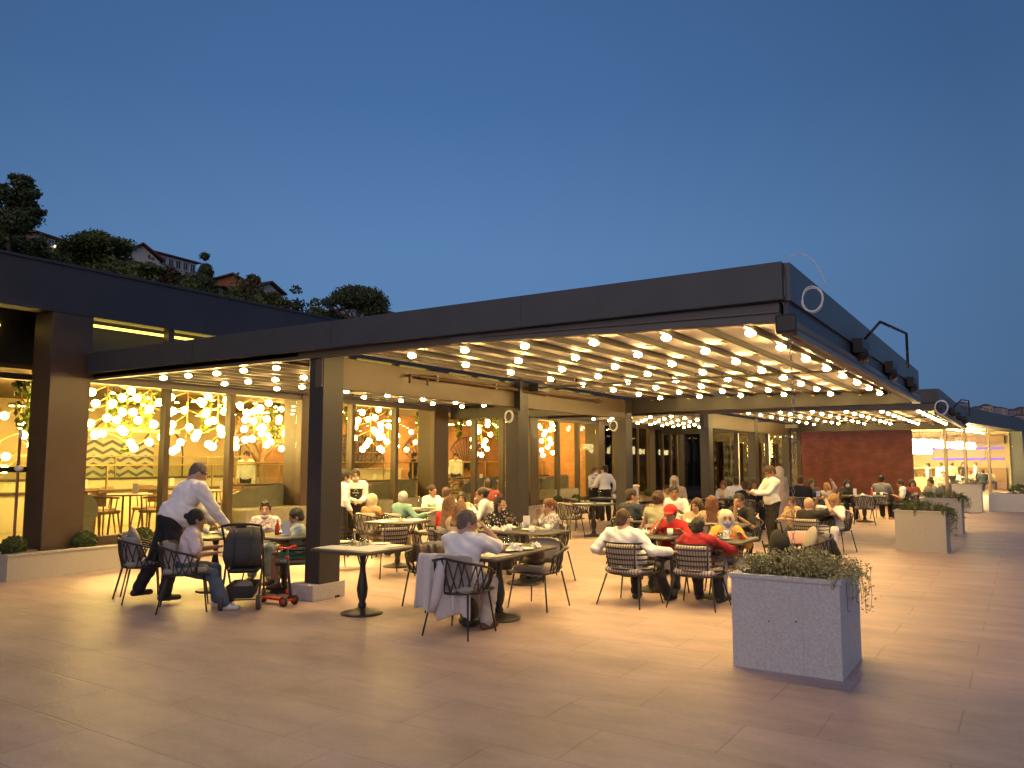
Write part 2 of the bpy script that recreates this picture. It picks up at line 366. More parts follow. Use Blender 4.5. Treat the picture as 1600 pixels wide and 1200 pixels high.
def tree(kind, label, p, h, blobs, m, n, leaf, group='trees on the hillside', limbs=5):
    t = thing(kind, label, 'tree', p, 0, group)
    tr = MB(); top = h*.62
    tr.tube([(0, 0, -1), (.05*h*.2, 0, top*.4), (0, .03*h, top)], [h*.035, h*.026, h*.014], 7)
    for i in range(limbs):
        c, r = blobs[i % len(blobs)]
        tr.tube([(0, 0, top*.45+i*.06*h*.4), (c[0]*.5, c[1]*.5, (top*.5+c[2])*.5+.05*h), (c[0]*.9, c[1]*.9, c[2])], [h*.012, h*.008, h*.004], 5)
    tr.build('trunk', M_BARK, t)
    cr = MB(); leaf_cloud(cr, n, clump_sampler(blobs), leaf, 1); cr.build('crown', m, t)
    return t
rt = random.Random(3)
def broad(label, px, d, topy, wpx, n=2600, m=None, group='trees on the hillside', leaf=.24):
    m = m or M_BROAD
    p = at_d(px, d); z0 = hill_h(px, d); ztop = zy(topy, d); h = ztop-z0; w = wpx*d/_f2/2; blobs = []
    for i in range(15):
        a = rt.uniform(0, 6.28); q = rt.uniform(0, .62); zz = rt.uniform(.10, .84-.45*q); rr = w*rt.uniform(.36, .60)
        blobs.append(((math.cos(a)*w*q, math.sin(a)*w*q, h*zz), (rr, rr, min(rr*.8, h*.22))))
    blobs.append(((0, 0, h-w*.3), (w*.38, w*.38, w*.3)))
    return tree('broadleaf_tree', label, (p.x, p.y, z0), h, blobs, m, int(n*1.5), leaf*.9, group)
M_BR2 = leafmat('olive_leaf', (.10, .12, .03)); M_BR3 = leafmat('dusky_leaf', (.08, .10, .045)); M_BR4 = leafmat('russet_leaf', (.11, .085, .04))
broad('broad olive green tree beside the leftmost hillside house', 135, 84, 352, 110, 5200, M_BR2)
broad('low bushy tree directly below the leftmost hillside house', 40, 80, 385, 80, 2600)
broad('dark scrubby tree at the left edge of the slope above the roof corner', -10, 78, 372, 70, 2400, M_BR3)
broad('rounded tree below the gabled house with the white wall', 205, 82, 403, 70, 2600)
broad('russet tree in front of the long white windowed house', 250, 84, 408, 60, 2200, M_BR4)
broad('slim upright tree at the right end of the long white windowed house', 308, 86, 388, 40, 2400, M_BR3, leaf=.2)
broad('dusky tree between the long house and the orange walled house', 285, 80, 420, 60, 2000)
broad('dark tree hiding the right side of the orange walled house', 385, 84, 424, 50, 2300, M_BR4)
broad('low tree on the slope below the orange walled house', 345, 78, 452, 60, 1700, M_BR2)
broad('spreading bush just right of the small gabled hillside house', 420, 86, 452, 60, 1900)
broad('ragged thin crowned tree halfway between the houses and the umbrella pine', 455, 90, 441, 50, 700, M_BR3, leaf=.26)
broad('low shrubby tree left of the umbrella pine', 487, 88, 462, 50, 1500, M_BR2)
broad('small tree under the left side of the umbrella pine', 515, 92, 472, 46, 1300, M_BR3)
broad('small tree below the right side of the umbrella pine', 583, 95, 470, 46, 1300, M_BR2)
# tall dark pine at the left edge
d = 76; p = at_d(-8, d); z0 = hill_h(-8, d); zt = zy(262, d); h = zt-z0
bl = []
for (px, py, wp, hp) in ((5, 268, 36, 10), (26, 280, 34, 12), (34, 297, 26, 12), (-20, 285, 50, 22), (14, 290, 40, 22), (-5, 300, 50, 26), (18, 308, 36, 18), (-2, 322, 60, 26), (8, 338, 60, 26), (8, 312, 40, 16), (-25, 330, 70, 26), (28, 322, 30, 10), (5, 350, 50, 24), (-30, 375, 70, 30), (20, 372, 36, 18)):
    q = at_d(px, d); bl.append(((q.x-p.x+rt.uniform(-1, 1), q.y-p.y+rt.uniform(-1, 1), zy(py, d)-z0), (wp*d/_f2/2, wp*d/_f2/2, hp*d/_f2/2)))
tree('pine_tree', 'tall dark pine with layered ragged branches at the left edge of the photo', (p.x, p.y, z0), h, bl, M_PINE, 11000, .2, None, 9)
# umbrella pine
d = 88; p = at_d(556, d); z0 = hill_h(556, d); bl = []
for (px, py, wp, hp) in ((553, 453, 56, 26), (532, 460, 50, 26), (575, 461, 50, 30), (590, 474, 32, 30), (514, 467, 28, 18), (555, 465, 80, 30), (582, 484, 38, 24), (570, 474, 50, 30), (545, 455, 50, 24)):
    q = at_d(px, d); bl.append(((q.x-p.x+rt.uniform(-.8, .8), q.y-p.y+rt.uniform(-.8, .8), zy(py, d)-z0), (wp*d/_f2/2, wp*d/_f2/2, hp*d/_f2/2)))
t = thing('umbrella_pine', 'umbrella pine with a wide domed dark crown above the roof valley', 'tree', (p.x, p.y, z0))
tr = MB(); hh = zy(470, d)-z0
tr.tube([(0, 0, -1), (0, 0, hh*.55), (0, .3, hh)], [.32, .26, .16], 7)
for (px, py) in ((520, 466), (535, 470), (575, 475), (590, 482), (560, 462), (508, 474)):
    q = at_d(px, d); tr.tube([(0, 0, hh*.55), ((q.x-p.x)*.5, (q.y-p.y)*.5, hh*.62+.3*(zy(py, d)-z0-hh*.62)), (q.x-p.x, q.y-p.y, zy(py, d)-z0)], [.15, .1, .05], 5)
tr.build('trunk', M_BARK, t); cr = MB(); leaf_cloud(cr, 13000, clump_sampler(bl, .6), .15, 1); cr.build('crown', M_PINE, t)

# thick scrub that covers the slope between the trees
sb = MB(); rs = random.Random(21)
def scr():
    px = rs.uniform(-420, 640) if rs.random() < .3 else rs.uniform(-60, 640); dd = rs.uniform(62, 100); q = at_d(px, dd); z = hill_h(px, dd)
    k = max(0, math.sin(px*.13+dd*.35)*math.cos(dd*.21-px*.05))
    return (q.x, q.y, z+rs.uniform(-.2, .5)+2.6*k*rs.random())
leaf_cloud(sb, 42000, scr, .24, 1, 0, rs)
tag(sb.build('hillside_scrub', M_BR2), kind='stuff')
# houses on the hillside
M_HW = mat('pale_render', (.48, .45, .43), .85, noise=.1, nscale=1); M_HO = mat('orange_render', (.48, .17, .08), .85, noise=.1, nscale=1)
M_ROOF = mat('clay_tile_roof', (.13, .065, .045), .85, noise=.3, nscale=3); M_WIN = mat('dim_window', (.05, .06, .07), .25); M_HL = emis('house_lamp', (1, .8, .5), 6)
def house(label, px0, px1, d, ytop, ybot, wallm, roofh=1.2, wins=4, winm=None, gable=False, depth=7, turn=0, lamp=None):
    a, b = at_d(px0, d), at_d(px1, d+turn); w = (b-a).length; z0 = zy(ybot, d); H = zy(ytop, d)-z0
    t = thing('house', label, 'house', (a.x, a.y, z0), math.atan2(b.y-a.y, b.x-a.x), 'houses on the hillside')
    MB().box(0, w, 0, depth, -4, H-roofh).build('wall', wallm, t)
    r = MB(); o = .5; e = H-roofh+.02
    if gable:
        r.add([(-o, -o, e), (w+o, -o, e), (w/2, -o, H), (-o, depth+o, e), (w+o, depth+o, e), (w/2, depth+o, H), (-o, -o, e+.18), (w+o, -o, e+.18), (w/2, -o, H+.2), (-o, depth+o, e+.18), (w+o, depth+o, e+.18), (w/2, depth+o, H+.2)],
              [(0, 2, 8, 6), (2, 1, 7, 8), (3, 9, 11, 5), (5, 11, 10, 4), (6, 8, 11, 9), (8, 7, 10, 11), (0, 3, 5, 2), (2, 5, 4, 1), (0, 6, 9, 3), (1, 4, 10, 7)])
        gw = MB(); gw.add([(0, .05, e-.05), (w, .05, e-.05), (w/2, .05, H-.05), (0, .3, e-.05), (w, .3, e-.05), (w/2, .3, H-.05)], [(0, 1, 2), (5, 4, 3), (0, 2, 5, 3), (1, 4, 5, 2), (0, 3, 4, 1)]); gw.build('gable', wallm, t)
    else:
        r.add([(-o, -o, e), (w+o, -o, e), (w+o, depth+o, e), (-o, depth+o, e), (w*.12, depth/2, H), (w*.88, depth/2, H), (-o, -o, e-.15), (w+o, -o, e-.15), (w+o, depth+o, e-.15), (-o, depth+o, e-.15)],
              [(0, 1, 5, 4), (1, 2, 5), (2, 3, 4, 5), (3, 0, 4), (6, 7, 1, 0), (7, 8, 2, 1), (8, 9, 3, 2), (9, 6, 0, 3), (9, 8, 7, 6)])
    r.build('roof', M_ROOF, t)
    for i in range(wins):
        x = w*(i+.5)/wins; ww = w/wins*.36; zt = H-roofh-.35; f = MB().box(x-ww, x+ww, -.08, .02, zt-1.25, zt).build('window_frame', winm or M_HW, t)
        MB().box(x-ww*.8, x-.04, -.1, -.07, zt-1.15, zt-.1).box(x+.04, x+ww*.8, -.1, -.07, zt-1.15, zt-.1).build('pane', M_WIN, f)
    if lamp: MB().ball(lamp, .16, 8, 5).build('lamp', M_HL, t)
    return t
house('long low house with a shallow roof behind the leftmost hillside trees', 36, 112, 95, 342, 388, mat('brown_render', (.20, .13, .09), .85), .9, 5, turn=7, lamp=(2.5, -.4, 1.4))
house('small gabled hillside house with a red trimmed roof and white lower wall', 176, 236, 92, 369, 402, M_HW, 1.7, 2, gable=True, turn=3)
house('long white house with a row of upper windows on the hillside crest', 210, 294, 99, 373, 410, M_HW, .7, 7, mat('white_frame', (.6, .6, .6), .6), turn=7)
house('orange walled house with a dark pitched roof in the middle of the slope', 318, 385, 92, 419, 460, M_HO, 1.3, 2, gable=True, turn=3)
house('low pale lean-to house in front of the orange walled house', 312, 336, 88, 436, 464, M_HW, .5, 2)
house('small house with an upswept roof and pale gable right of the orange walled house', 392, 433, 97, 431, 464, M_HW, 1.2, 2, gable=True, turn=4)
house('blue grey villa with balconies seen through the umbrella pine trunk', 506, 545, 110, 474, 500, mat('bluish_render', (.24, .26, .34), .85), .9, 3, turn=-4)

# far hill across the water with the town on it
g = MB(); vs = []; pxs = list(range(1300, 2300, 20)); prof = lambda px: 45+7*math.sin(px*.011)+3*math.sin(px*.05)
for j, (dd, f) in enumerate(((480, 0), (540, .35), (600, .75), (660, 1), (800, .9))):
    for px in pxs: p = at_d(px, dd); vs.append((p.x, p.y, prof(px)*f*dd/620-1))
k = len(pxs); g.add(vs, [(i*k+j, i*k+j+1, (i+1)*k+j+1, (i+1)*k+j) for i in range(4) for j in range(k-1)], 0, True)
tag(g.build('far_hill', mat('far_scrub', (.045, .05, .06), .95, noise=.5, nscale=.03)), kind='structure')
M_TOWN = [mat('town_white', (.34, .33, .34), .9), mat('town_rose', (.30, .22, .20), .9), mat('town_grey', (.20, .20, .23), .9), mat('town_ochre', (.32, .27, .20), .9)]
M_TL = emis('town_window', (1, .7, .4), 3)
rb = random.Random(11); blds = []
for i in range(34):
    px = 1478+i*4.4+rb.uniform(-3, 3); dd = rb.choice((560, 590, 620, 650)); blds.append((px, dd))
blds.sort()
cols = ['white', 'rose', 'grey', 'ochre']; cnt = {}
for i, (px, dd) in enumerate(blds):
    p = at_d(px, dd); f = {560: .5, 590: .7, 620: .85, 650: .97}[dd]; z = prof(px)*f*dd/620-2; mi = rb.randrange(4); w = rb.uniform(5, 12); h = rb.uniform(6, 12)
    cnt[mi] = cnt.get(mi, 0)+1
    t = thing('town_building', f'{cols[mi]} block on the far hill, {ORD[i]} building from the left', 'building', (p.x, p.y, z), -1.0+rb.uniform(-.4, .4), 'buildings on the far hill')
    MB().box(-w/2, w/2, -5, 5, -6, h).build('wall', M_TOWN[mi], t)
    MB().add([(-w/2-.4, -5.4, h), (w/2+.4, -5.4, h), (w/2+.4, 5.4, h), (-w/2-.4, 5.4, h), (0, -2, h+1.8), (0, 2, h+1.8)], [(0, 1, 4), (1, 2, 5, 4), (2, 3, 5), (3, 0, 4, 5), (3, 2, 1, 0)]).build('roof', M_ROOF, t)
    for a in range(int(w/2.4)):
        for b in range(int(h/3)):
            m_ = M_TL if rb.random() < .10 else M_WIN; x = -w/2+1.2+a*2.4
            MB().box(x-.5, x+.5, -5.08, -4.98, 1+b*3, 2.6+b*3).build('window', m_, t)
            if a < 2: MB().box(-w/2-.08, -w/2+.02, -4+a*4, -3+a*4, 1+b*3, 2.6+b*3).build('window', M_WIN, t)
# ================================================================== RESTAURANT BUILDING
YF = 12.85; FL = .38
bld = thing('restaurant_building', 'long low restaurant with dark parapet and bright yellow glazed dining room behind the pergola', 'building', (6.5, YF, 0))
def wp(mb, name, m, par=bld, **k):
    "build a part given in world coordinates under a parent at the building's base"
    o = mb.build(name, m, par, **k); b = par.matrix_world.translation if False else V(par.location)
    o.location = (-b.x, -b.y, -b.z) if par.location.length > 0 else (0, 0, 0); return o
wp(MB().box(-6, 34.2, YF-.06, YF+.3, 4.1, 4.86).box(-6, 34.2, YF-.10, YF+.34, 4.86, 4.90), 'parapet', mat('parapet_metal', (.046, .044, .048), .45, noise=.15, nscale=.7))
wp(MB().box(-6, 34, YF+.3, 22, 4.52, 4.62), 'roof', M_DARK)
wp(MB().box(7.1, 34, 13.4, 22, 3.32, 3.40).box(-6, 7.1, 14.5, 22, 3.32, 3.4), 'ceiling', M_CEIL)
wp(MB().box(7.1, 34, 13.4, 13.5, 3.40, 4.5).box(-6, 7.1, 14.5, 14.6, 3.4, 4.5), 'added_dark_backing', mat('dark_backing', (.055, .05, .04), .7))  # dark board added behind the clerestory so its glass looks onto darkness
wp(MB().box(-6, 34, YF+.3, 14.6, 4.42, 4.5), 'soffit', M_DARK)
wp(MB().box(-6, 34, YF+.02, 22, .1, FL), 'floor_slab', mat('dining_floor', (.34, .27, .17), .35, noise=.2, nscale=2))
bw = MB().box(-6, 34, 21.6, 21.8, FL, 4.1); wp(bw, 'rear_wall', M_CREAM)
wp(MB().box(-6, -5.8, YF, 22, FL, 4.1), 'end_wall', M_CREAM)
wp(MB().box(15.5, 27.2, 18.6, 18.8, FL, 3.6), 'brick_partition', M_ORBRICK)
wp(MB().box(27.0, 27.2, YF+.1, 18.6, FL, 4.1), 'brick_cross_wall', M_ORBRICK)
COLS = [(6.45, 7.1), (11.65, 12.1), (16.15, 16.75), (20.9, 21.4), (25.6, 26.1), (27.0, 27.4), (30.2, 30.8), (33.6, 34.2)]
for i, (a, b) in enumerate(COLS): wp(MB().box(a, b, YF-.05, YF+.5, FL-.1, 4.1), 'column', M_BRONZE, bevel=.01)
MULL = [8.56, 9.94, 13.25, 14.75, 18.1, 19.5, 22.8, 24.2, 28.3, 29.2, 31.8, 32.7]
for x in MULL: wp(MB().box(x-.055, x+.055, YF, YF+.16, FL, 4.1), 'mullion', M_BRONZE)
wp(MB().box(7.1, 33.6, YF-.02, YF+.18, 3.02, 3.22), 'transom', mat('lintel_metal', (.10, .075, .05), .4))
wp(MB().box(7.1, 33.6, YF-.01, YF+.15, FL, FL+.12), 'sill', M_BRONZE)
edges = sorted([c for ab in COLS for c in ab]+MULL)
bays = [(a, b) for a, b in zip(edges, edges[1:]) if b-a > .62 and not any(abs(a-c[0]) < .01 and abs(b-c[1]) < .01 for c in COLS)]
for a, b in bays:
    g = M_GLASS if b < 27.1 else M_GLASSD
    wp(MB().box(a+.05, b-.05, YF+.06, YF+.075, FL+.12, 3.02), 'window_pane', g)
    wp(MB().box(a+.05, b-.05, YF+.06, YF+.075, 3.22, 4.08), 'clerestory_pane', g)
# recessed bay at the left end
for x in (-2.2, .4, 3.0, 4.9, 5.75): wp(MB().box(x-.1, x+.1, 14.1, 14.3, FL, 4.1), 'mullion', M_BRONZE)
for a, b in ((-2.1, .3), (.5, 2.9), (3.1, 4.8), (5.0, 5.65), (5.85, 6.9)):
    wp(MB().box(a, b, 14.18, 14.2, FL, 4.1), 'window_pane', M_GLASS)
wp(MB().box(-6, 6.9, 14.08, 14.3, 1.55, 1.64).box(-6, 6.9, 14.1, 14.3, 3.1, 3.2), 'crossbar', M_BRONZE)
wp(MB().box(6.9, 7.1, YF+.5, 14.3, FL, 4.1), 'return_wall', M_BRONZE)
wp(MB().box(7.15, 26.8, 13.12, 13.16, 4.0, 4.04), 'ceiling_light_strip', M_LED)
wp(MB().box(-5, 6.4, 14.4, 14.44, 4.0, 4.04), 'ceiling_light_strip', M_LED)
# dark end bay that closes the terrace, and its reflections behind glass
wp(MB().box(34.0, 34.2, 7.75, YF-.06, 3.0, 4.1), 'end_fascia', M_DARK)
for y in (7.8, 9.1, 10.4, 11.7): wp(MB().box(33.95, 34.15, y-.08, y+.08, 0, 3.0), 'mullion', M_BRONZE)
for y in (7.9, 9.2, 10.5, 11.8): wp(MB().box(34.05, 34.07, y, y+1.1, 0, 3.0), 'window_pane', M_GLASSD)
wp(MB().box(27.3, 34, 16.6, 16.8, FL, 4.1), 'dark_inner_wall', mat('dark_plaster', (.05, .04, .03), .8))
dr = random.Random(5)
# details on the rear wall: zigzag panel with a lit frame, thin arches, shelves
zp = thing('zigzag_wall_panel', 'grey and cream zigzag wall panel in a yellow lit frame, seen through the leftmost window', 'wall panel', (11.6, 21.5, 1.0))
MB().box(0, 2.3, 0, .06, 0, 1.35).build('backing', mat('panel_cream', (.7, .62, .42), .7), zp)
z = MB()
for r in range(6):
    for k in range(9):
        x0 = k*.255; y0 = .06+r*.21; up = k % 2
        a, b = (y0, y0+.13) if up else (y0+.13, y0)
        z.add([(x0, -.01, a), (x0+.255, -.01, b), (x0+.255, -.01, b+.085), (x0, -.01, a+.085), (x0, .0, a), (x0+.255, .0, b), (x0+.255, .0, b+.085), (x0, .0, a+.085)], [(0, 1, 2, 3), (0, 4, 5, 1), (2, 6, 7, 3)])
z.build('zigzag_strips', mat('panel_grey', (.16, .17, .12), .7), zp)
MB().box(-.25, -.17, -.05, 0, -.5, 1.55).box(-.25, 3.1, -.05, 0, 1.55, 1.63).build('lit_frame', M_LED, zp)
for i, (x, zz, r) in enumerate(((14.2, 1.9, .7), (12.6, 2.2, .6), (17.6, 2.0, .6), (20.0, 2.1, .65))):
    a = MB(); pts = [(x-r, 21.55, FL+.6)]+[(x-r*math.cos(math.pi*k/14), 21.55, zz+r*math.sin(math.pi*k/14)*1.15) for k in range(15)]+[(x+r, 21.55, FL+.6)]
    tag(a.tube(pts, .018, 6).build('wall_arch', M_BRONZE), f'thin dark metal arch on the cream rear wall, {ORD[i]} arch from the left', 'wall decoration', 'thin arches on the rear wall')
# half walls with glass and a brass rail
for i, (x0, x1, y, h) in enumerate(((3, 15.4, 16.2, .95), (2, 15.4, 18.6, 1.15), (12.3, 26.8, 15.6, 1.0))):
    t = thing('low_partition', ['nearer cream low wall with glass screen behind the left tables', 'farther cream low wall with brass rail near the zigzag panel', 'long cream low wall with glass screen in the right half of the dining room'][i], 'partition', (x0, y, FL))
    MB().box(0, x1-x0, 0, .3, 0, h-.25).build('wall', mat('lime_cream', (.62, .58, .36), .7), t)
    MB().box(0, x1-x0, -.03, .33, h-.25, h-.2).build('cap', M_BRONZE, t)
    MB().box(0, x1-x0, .14, .155, h-.2, h+.30).build('glass_screen', M_CLR, t)
    r = MB().box(0, x1-x0, .13, .17, h+.30, h+.33)
    for k in range(int((x1-x0)/1.3)+1): r.box(k*1.3, k*1.3+.03, .13, .17, h-.2, h+.3)
    r.build('rail', M_BRASS, t)
# globe chandeliers
ci = 0
def chandelier(px, y, zb, zt, n, spread, label):
    global ci; ci += 1
    d = ray(px, 719); X = d.x/d.y*y
    t = thing('globe_chandelier', label, 'chandelier', (X, y, 3.32), 0, 'globe chandeliers in the dining room')
    rr = random.Random(ci*7)
    st = MB(); st.tube([(0, 0, 0), (0, 0, zb-3.32+.3)], .012, 5)
    g = []
    for k in range(n):
        zz = min(zt, 3.15)+(zb-min(zt, 3.15))*k/(n-1)-3.32; a = k*2.4+rr.uniform(-.4, .4); r = spread*rr.uniform(.45, 1)
        e = (math.cos(a)*r, math.sin(a)*r*.8, zz+rr.uniform(-.05, .05)); st.tube([(0, 0, zz+.18), e], .01, 4); g.append(e)
    st.build('stem_frame', M_BRASS, t)
    for e in g: MB().ball(e, .077, 10, 7).build('globe', M_GLOBE, t)
CL = [(163, 15.4, 2.05, 3.3, 15, .55), (232, 14.9, 1.95, 3.1, 14, .6), (290, 15.3, 2.0, 3.3, 13, .6), (338, 14.8, 2.0, 3.1, 13, .5), (396, 15.2, 2.05, 3.2, 15, .5), (425, 17.0, 2.1, 3.2, 9, .5),
      (578, 15.0, 2.0, 3.1, 15, .5), (606, 15.6, 2.0, 3.2, 10, .45), (652, 17.5, 1.95, 2.9, 6, .5), (752, 15.2, 1.9, 3.1, 13, .5), (806, 15.4, 2.0, 3.1, 7, .3), (853, 15.0, 1.9, 3.1, 12, .45), (878, 15.9, 2.0, 3.0, 7, .5), (905, 15.1, 1.9, 3.1, 13, .5), (950, 15.2, 1.9, 3.1, 12, .45), (28, 16.5, 1.6, 2.8, 8, .5), (56, 15.2, 1.7, 3.3, 6, .15)]
for i, c in enumerate(sorted(CL)): chandelier(*c, f'warm glowing globe chandelier with branching brass stems, {ORD[i]} chandelier from the left')
# round ceiling lights
k = 0
for y in (17.6, 19.0, 20.3):
    for x in np.arange(9.5, 26.5, 1.7):
        k += 1
        t = thing('ceiling_disc_light', f'flat round ceiling light in the dining room, {ORD[int((x-9.5)/1.7+.5)]} from the left in the {["front", "middle", "rear"][[17.6, 19.0, 20.3].index(y)]} row', 'ceiling light', (float(x), y, 3.05), 0, 'round ceiling lights in the dining room')
        MB().lathe([(.17, 0), (.19, .02), (.19, .06), (.0, .06)], 16).tube([(0, 0, .06), (0, 0, .27)], .01, 5).build('housing', M_BRASS, t)
        MB().lathe([(.0, -.012), (.16, -.008), (.16, 0), (0, 0)], 16).build('diffuser', M_DISC, t)
# hanging greenery
for i, (px, y, zt, ln) in enumerate(((196, 15.8, 3.9, 1.3), (226, 15.4, 3.9, .8), (318, 15.6, 3.9, .8), (428, 16, 3.9, .9), (172, 16.4, 3.9, .7), (545, 15.5, 3.9, .6), (656, 15.4, 3.8, .6), (716, 15, 3.8, .7), (742, 15.8, 3.9, 1.0), (776, 15.4, 3.9, .8), (30, 15.2, 3.9, .9), (50, 15.5, 3.2, 1.1))):
    d = ray(px, 719); X = d.x/d.y*y
    t = thing('hanging_plant', f'yellow green trailing plant hanging from the dining room ceiling, {ORD[sorted([196,226,318,428,172,545,656,716,742,776,30,50]).index(px)]} from the left', 'plant', (X, y, 3.32), 0, 'plants hanging in the dining room')
    zt = 3.2; MB().lathe([(.10, zt-3.32-.14), (.14, zt-3.32), (.0, zt-3.32)], 10).tube([(0, 0, 0), (0, 0, zt-3.32)], .006, 4).build('basket', M_BLACK, t)
    lf = MB(); rr = random.Random(i)
    def smp():
        a = rr.uniform(0, 6.28); q = rr.random(); r = .16*(1-q*.6); return (math.cos(a)*r, math.sin(a)*r, zt-3.32-.02-q*ln)
    leaf_cloud(lf, 150, smp, .055, 1, 0, rr); lf.build('foliage', M_HANG, t)
# indoor blossom tree
d = ray(408, 719); X = d.x/d.y*17.2
t = thing('indoor_tree', 'indoor tree with pale orange blossom and a twisted trunk beside the third window', 'tree', (X, 17.2, FL))
MB().tube([(0, 0, 0), (.1, 0, .7), (.02, .05, 1.3), (.2, .1, 1.7)], [.13, .1, .09, .05], 8).tube([(.02, .05, 1.2), (-.4, 0, 1.7), (-.7, .1, 2.1)], [.07, .04, .02], 6).tube([(.1, .05, 1.4), (.6, 0, 1.9), (1.0, 0, 2.2)], [.06, .04, .02], 6).tube([(.1, .1, 1.5), (0, .4, 2.0), (-.1, .6, 2.4)], [.05, .03, .02], 6).build('trunk', M_WOOD, t)
cr = MB(); leaf_cloud(cr, 1800, clump_sampler([((-.7, 0, 2.0), (.4, .4, .3)), ((.9, 0, 2.1), (.45, .4, .3)), ((0, .4, 2.35), (.5, .4, .3)), ((.2, 0, 2.0), (.5, .4, .3)), ((-.3, -.2, 2.3), (.4, .3, .25))], .4), .05, 1); cr.build('crown', M_BLOS, t)
# fan-shaped metal screens on the brick partition
for i, x in enumerate((19.2, 22.6, 25.4)):
    s = MB()
    for k in range(13):
        a = math.radians(20+k*10); s.tube([(x+.15*math.cos(a), 18.52, 1.3+.15*math.sin(a)), (x+1.35*math.cos(a), 18.52, 1.3+1.35*math.sin(a))], .018, 4)
    s.tube([(x+1.35*math.cos(math.radians(q)), 18.5, 1.3+1.35*math.sin(math.radians(q))) for q in range(20, 141, 10)], .02, 5)
    tag(s.build('fan_screen', M_BRONZE), f'dark fan shaped metal wall ornament on the orange brick, {ORD[i]} from the left', 'wall decoration', 'fan ornaments on the brick wall')
# shelf of bottles and a bar counter in front of the brick
t = thing('bar_counter', 'cream bar counter with bottle shelves in front of the orange brick wall', 'counter', (17, 18.1, FL))
MB().box(0, 4, 0, .5, 0, 1.05).build('counter', mat('counter_cream', (.6, .5, .32), .5), t); MB().box(-.05, 4.05, -.05, .5, 1.05, 1.1).build('worktop', M_STONEW, t)
s = MB(); b = MB()
for r in range(3):
    s.box(.3, 3.7, .3, .48, 1.3+r*.32, 1.32+r*.32)
    for k in range(22): b.lathe([(.032, 0), (.035, .02), (.035, .14), (.012, .18), (.012, .23)], 7, (.4+k*.15, .4, 1.32+r*.32))
s.build('shelf', M_WOOD, t); tag(b.build('bottles', mat('bottle_glass', (.12, .10, .04), .2), t), kind='stuff')

# ------------------------------------------------------------------ low stone planter along the facade
t = thing('stone_planter_wall', 'long low pale stone planter wall with white pebbles along the glass facade', 'planter', (5.8, 12.4, 0))
MB().box(0, 21.2, 0, .12, 0, .36).box(0, .12, .12, 1.9, 0, .36).box(-.015, 21.2, -.015, .135, .36, .385).build('wall', M_STONEW, t)
MB().box(.12, 21.2, .12, .46, .02, .30).box(.12, .65, .46, 1.9, .02, .3).build('soil', M_SOIL, t)
pb = MB(); rr = random.Random(2)
for _ in range(900):
    x = rr.uniform(.15, 21) if rr.random() < .75 else rr.uniform(.15, 3); r = rr.uniform(.012, .03); pb.ball((x, rr.uniform(.14, .44), .305), (r, r*.8, r*.6), 5, 3)
tag(pb.build('pebbles', M_PEB, t), kind='stuff')
pv = MB().box(.7, 1.4, .46, 1.75, .0, .37); pv.build('paving_slab', M_STONEW, t)
k = 0
for px, y in ((30, 12.72), (139, 12.68), (228, 12.7), (498, 12.7), (871, 12.7), (900, 12.7), (925, 12.7), (1012, 12.7)):
    d = ray(px, 719); X = d.x/d.y*y; k += 1
    s = thing('ball_shrub', f'clipped green ball shrub in the stone planter wall, {ORD[k-1]} from the left', 'shrub', (X, y, .30), 0, 'ball shrubs along the facade')
    MB().tube([(0, 0, 0), (0, 0, .12)], .015, 5).build('stem', M_BARK, s)
    lf = MB(); r = .155 if k > 2 else .17; rr = random.Random(k); lf.ball((0, 0, .17), (r*.86, r*.86, r*.74), 12, 8)
    leaf_cloud(lf, 1500, lambda: (lambda v: (v.x*r, v.y*r, .17+v.z*r*.86))(V((rr.gauss(0, 1), rr.gauss(0, 1), rr.gauss(0, 1))).normalized()*rr.uniform(.9, 1.07)), .02, 1, 0, rr)
    lf.build('foliage', M_LEAF, s)
# drain pipe and hose at the left column
t = thing('wall_hose', 'copper coloured pipe with white tape running down left of the corner column', 'pipe', (6.25, 13.2, 0))
MB().tube([(0, 0, 2.2), (0, 0, .5), (-.1, 0, .42), (-.4, 0, .42)], .022, 8).build('pipe', mat('copper_pipe', (.30, .12, .06), .5), t)
MB().ball((0, -.02, 1.62), (.07, .05, .05), 8, 6).ball((.0, -.02, 2.15), (.03, .03, .07), 8, 6).build('tape', M_WHITE, t)

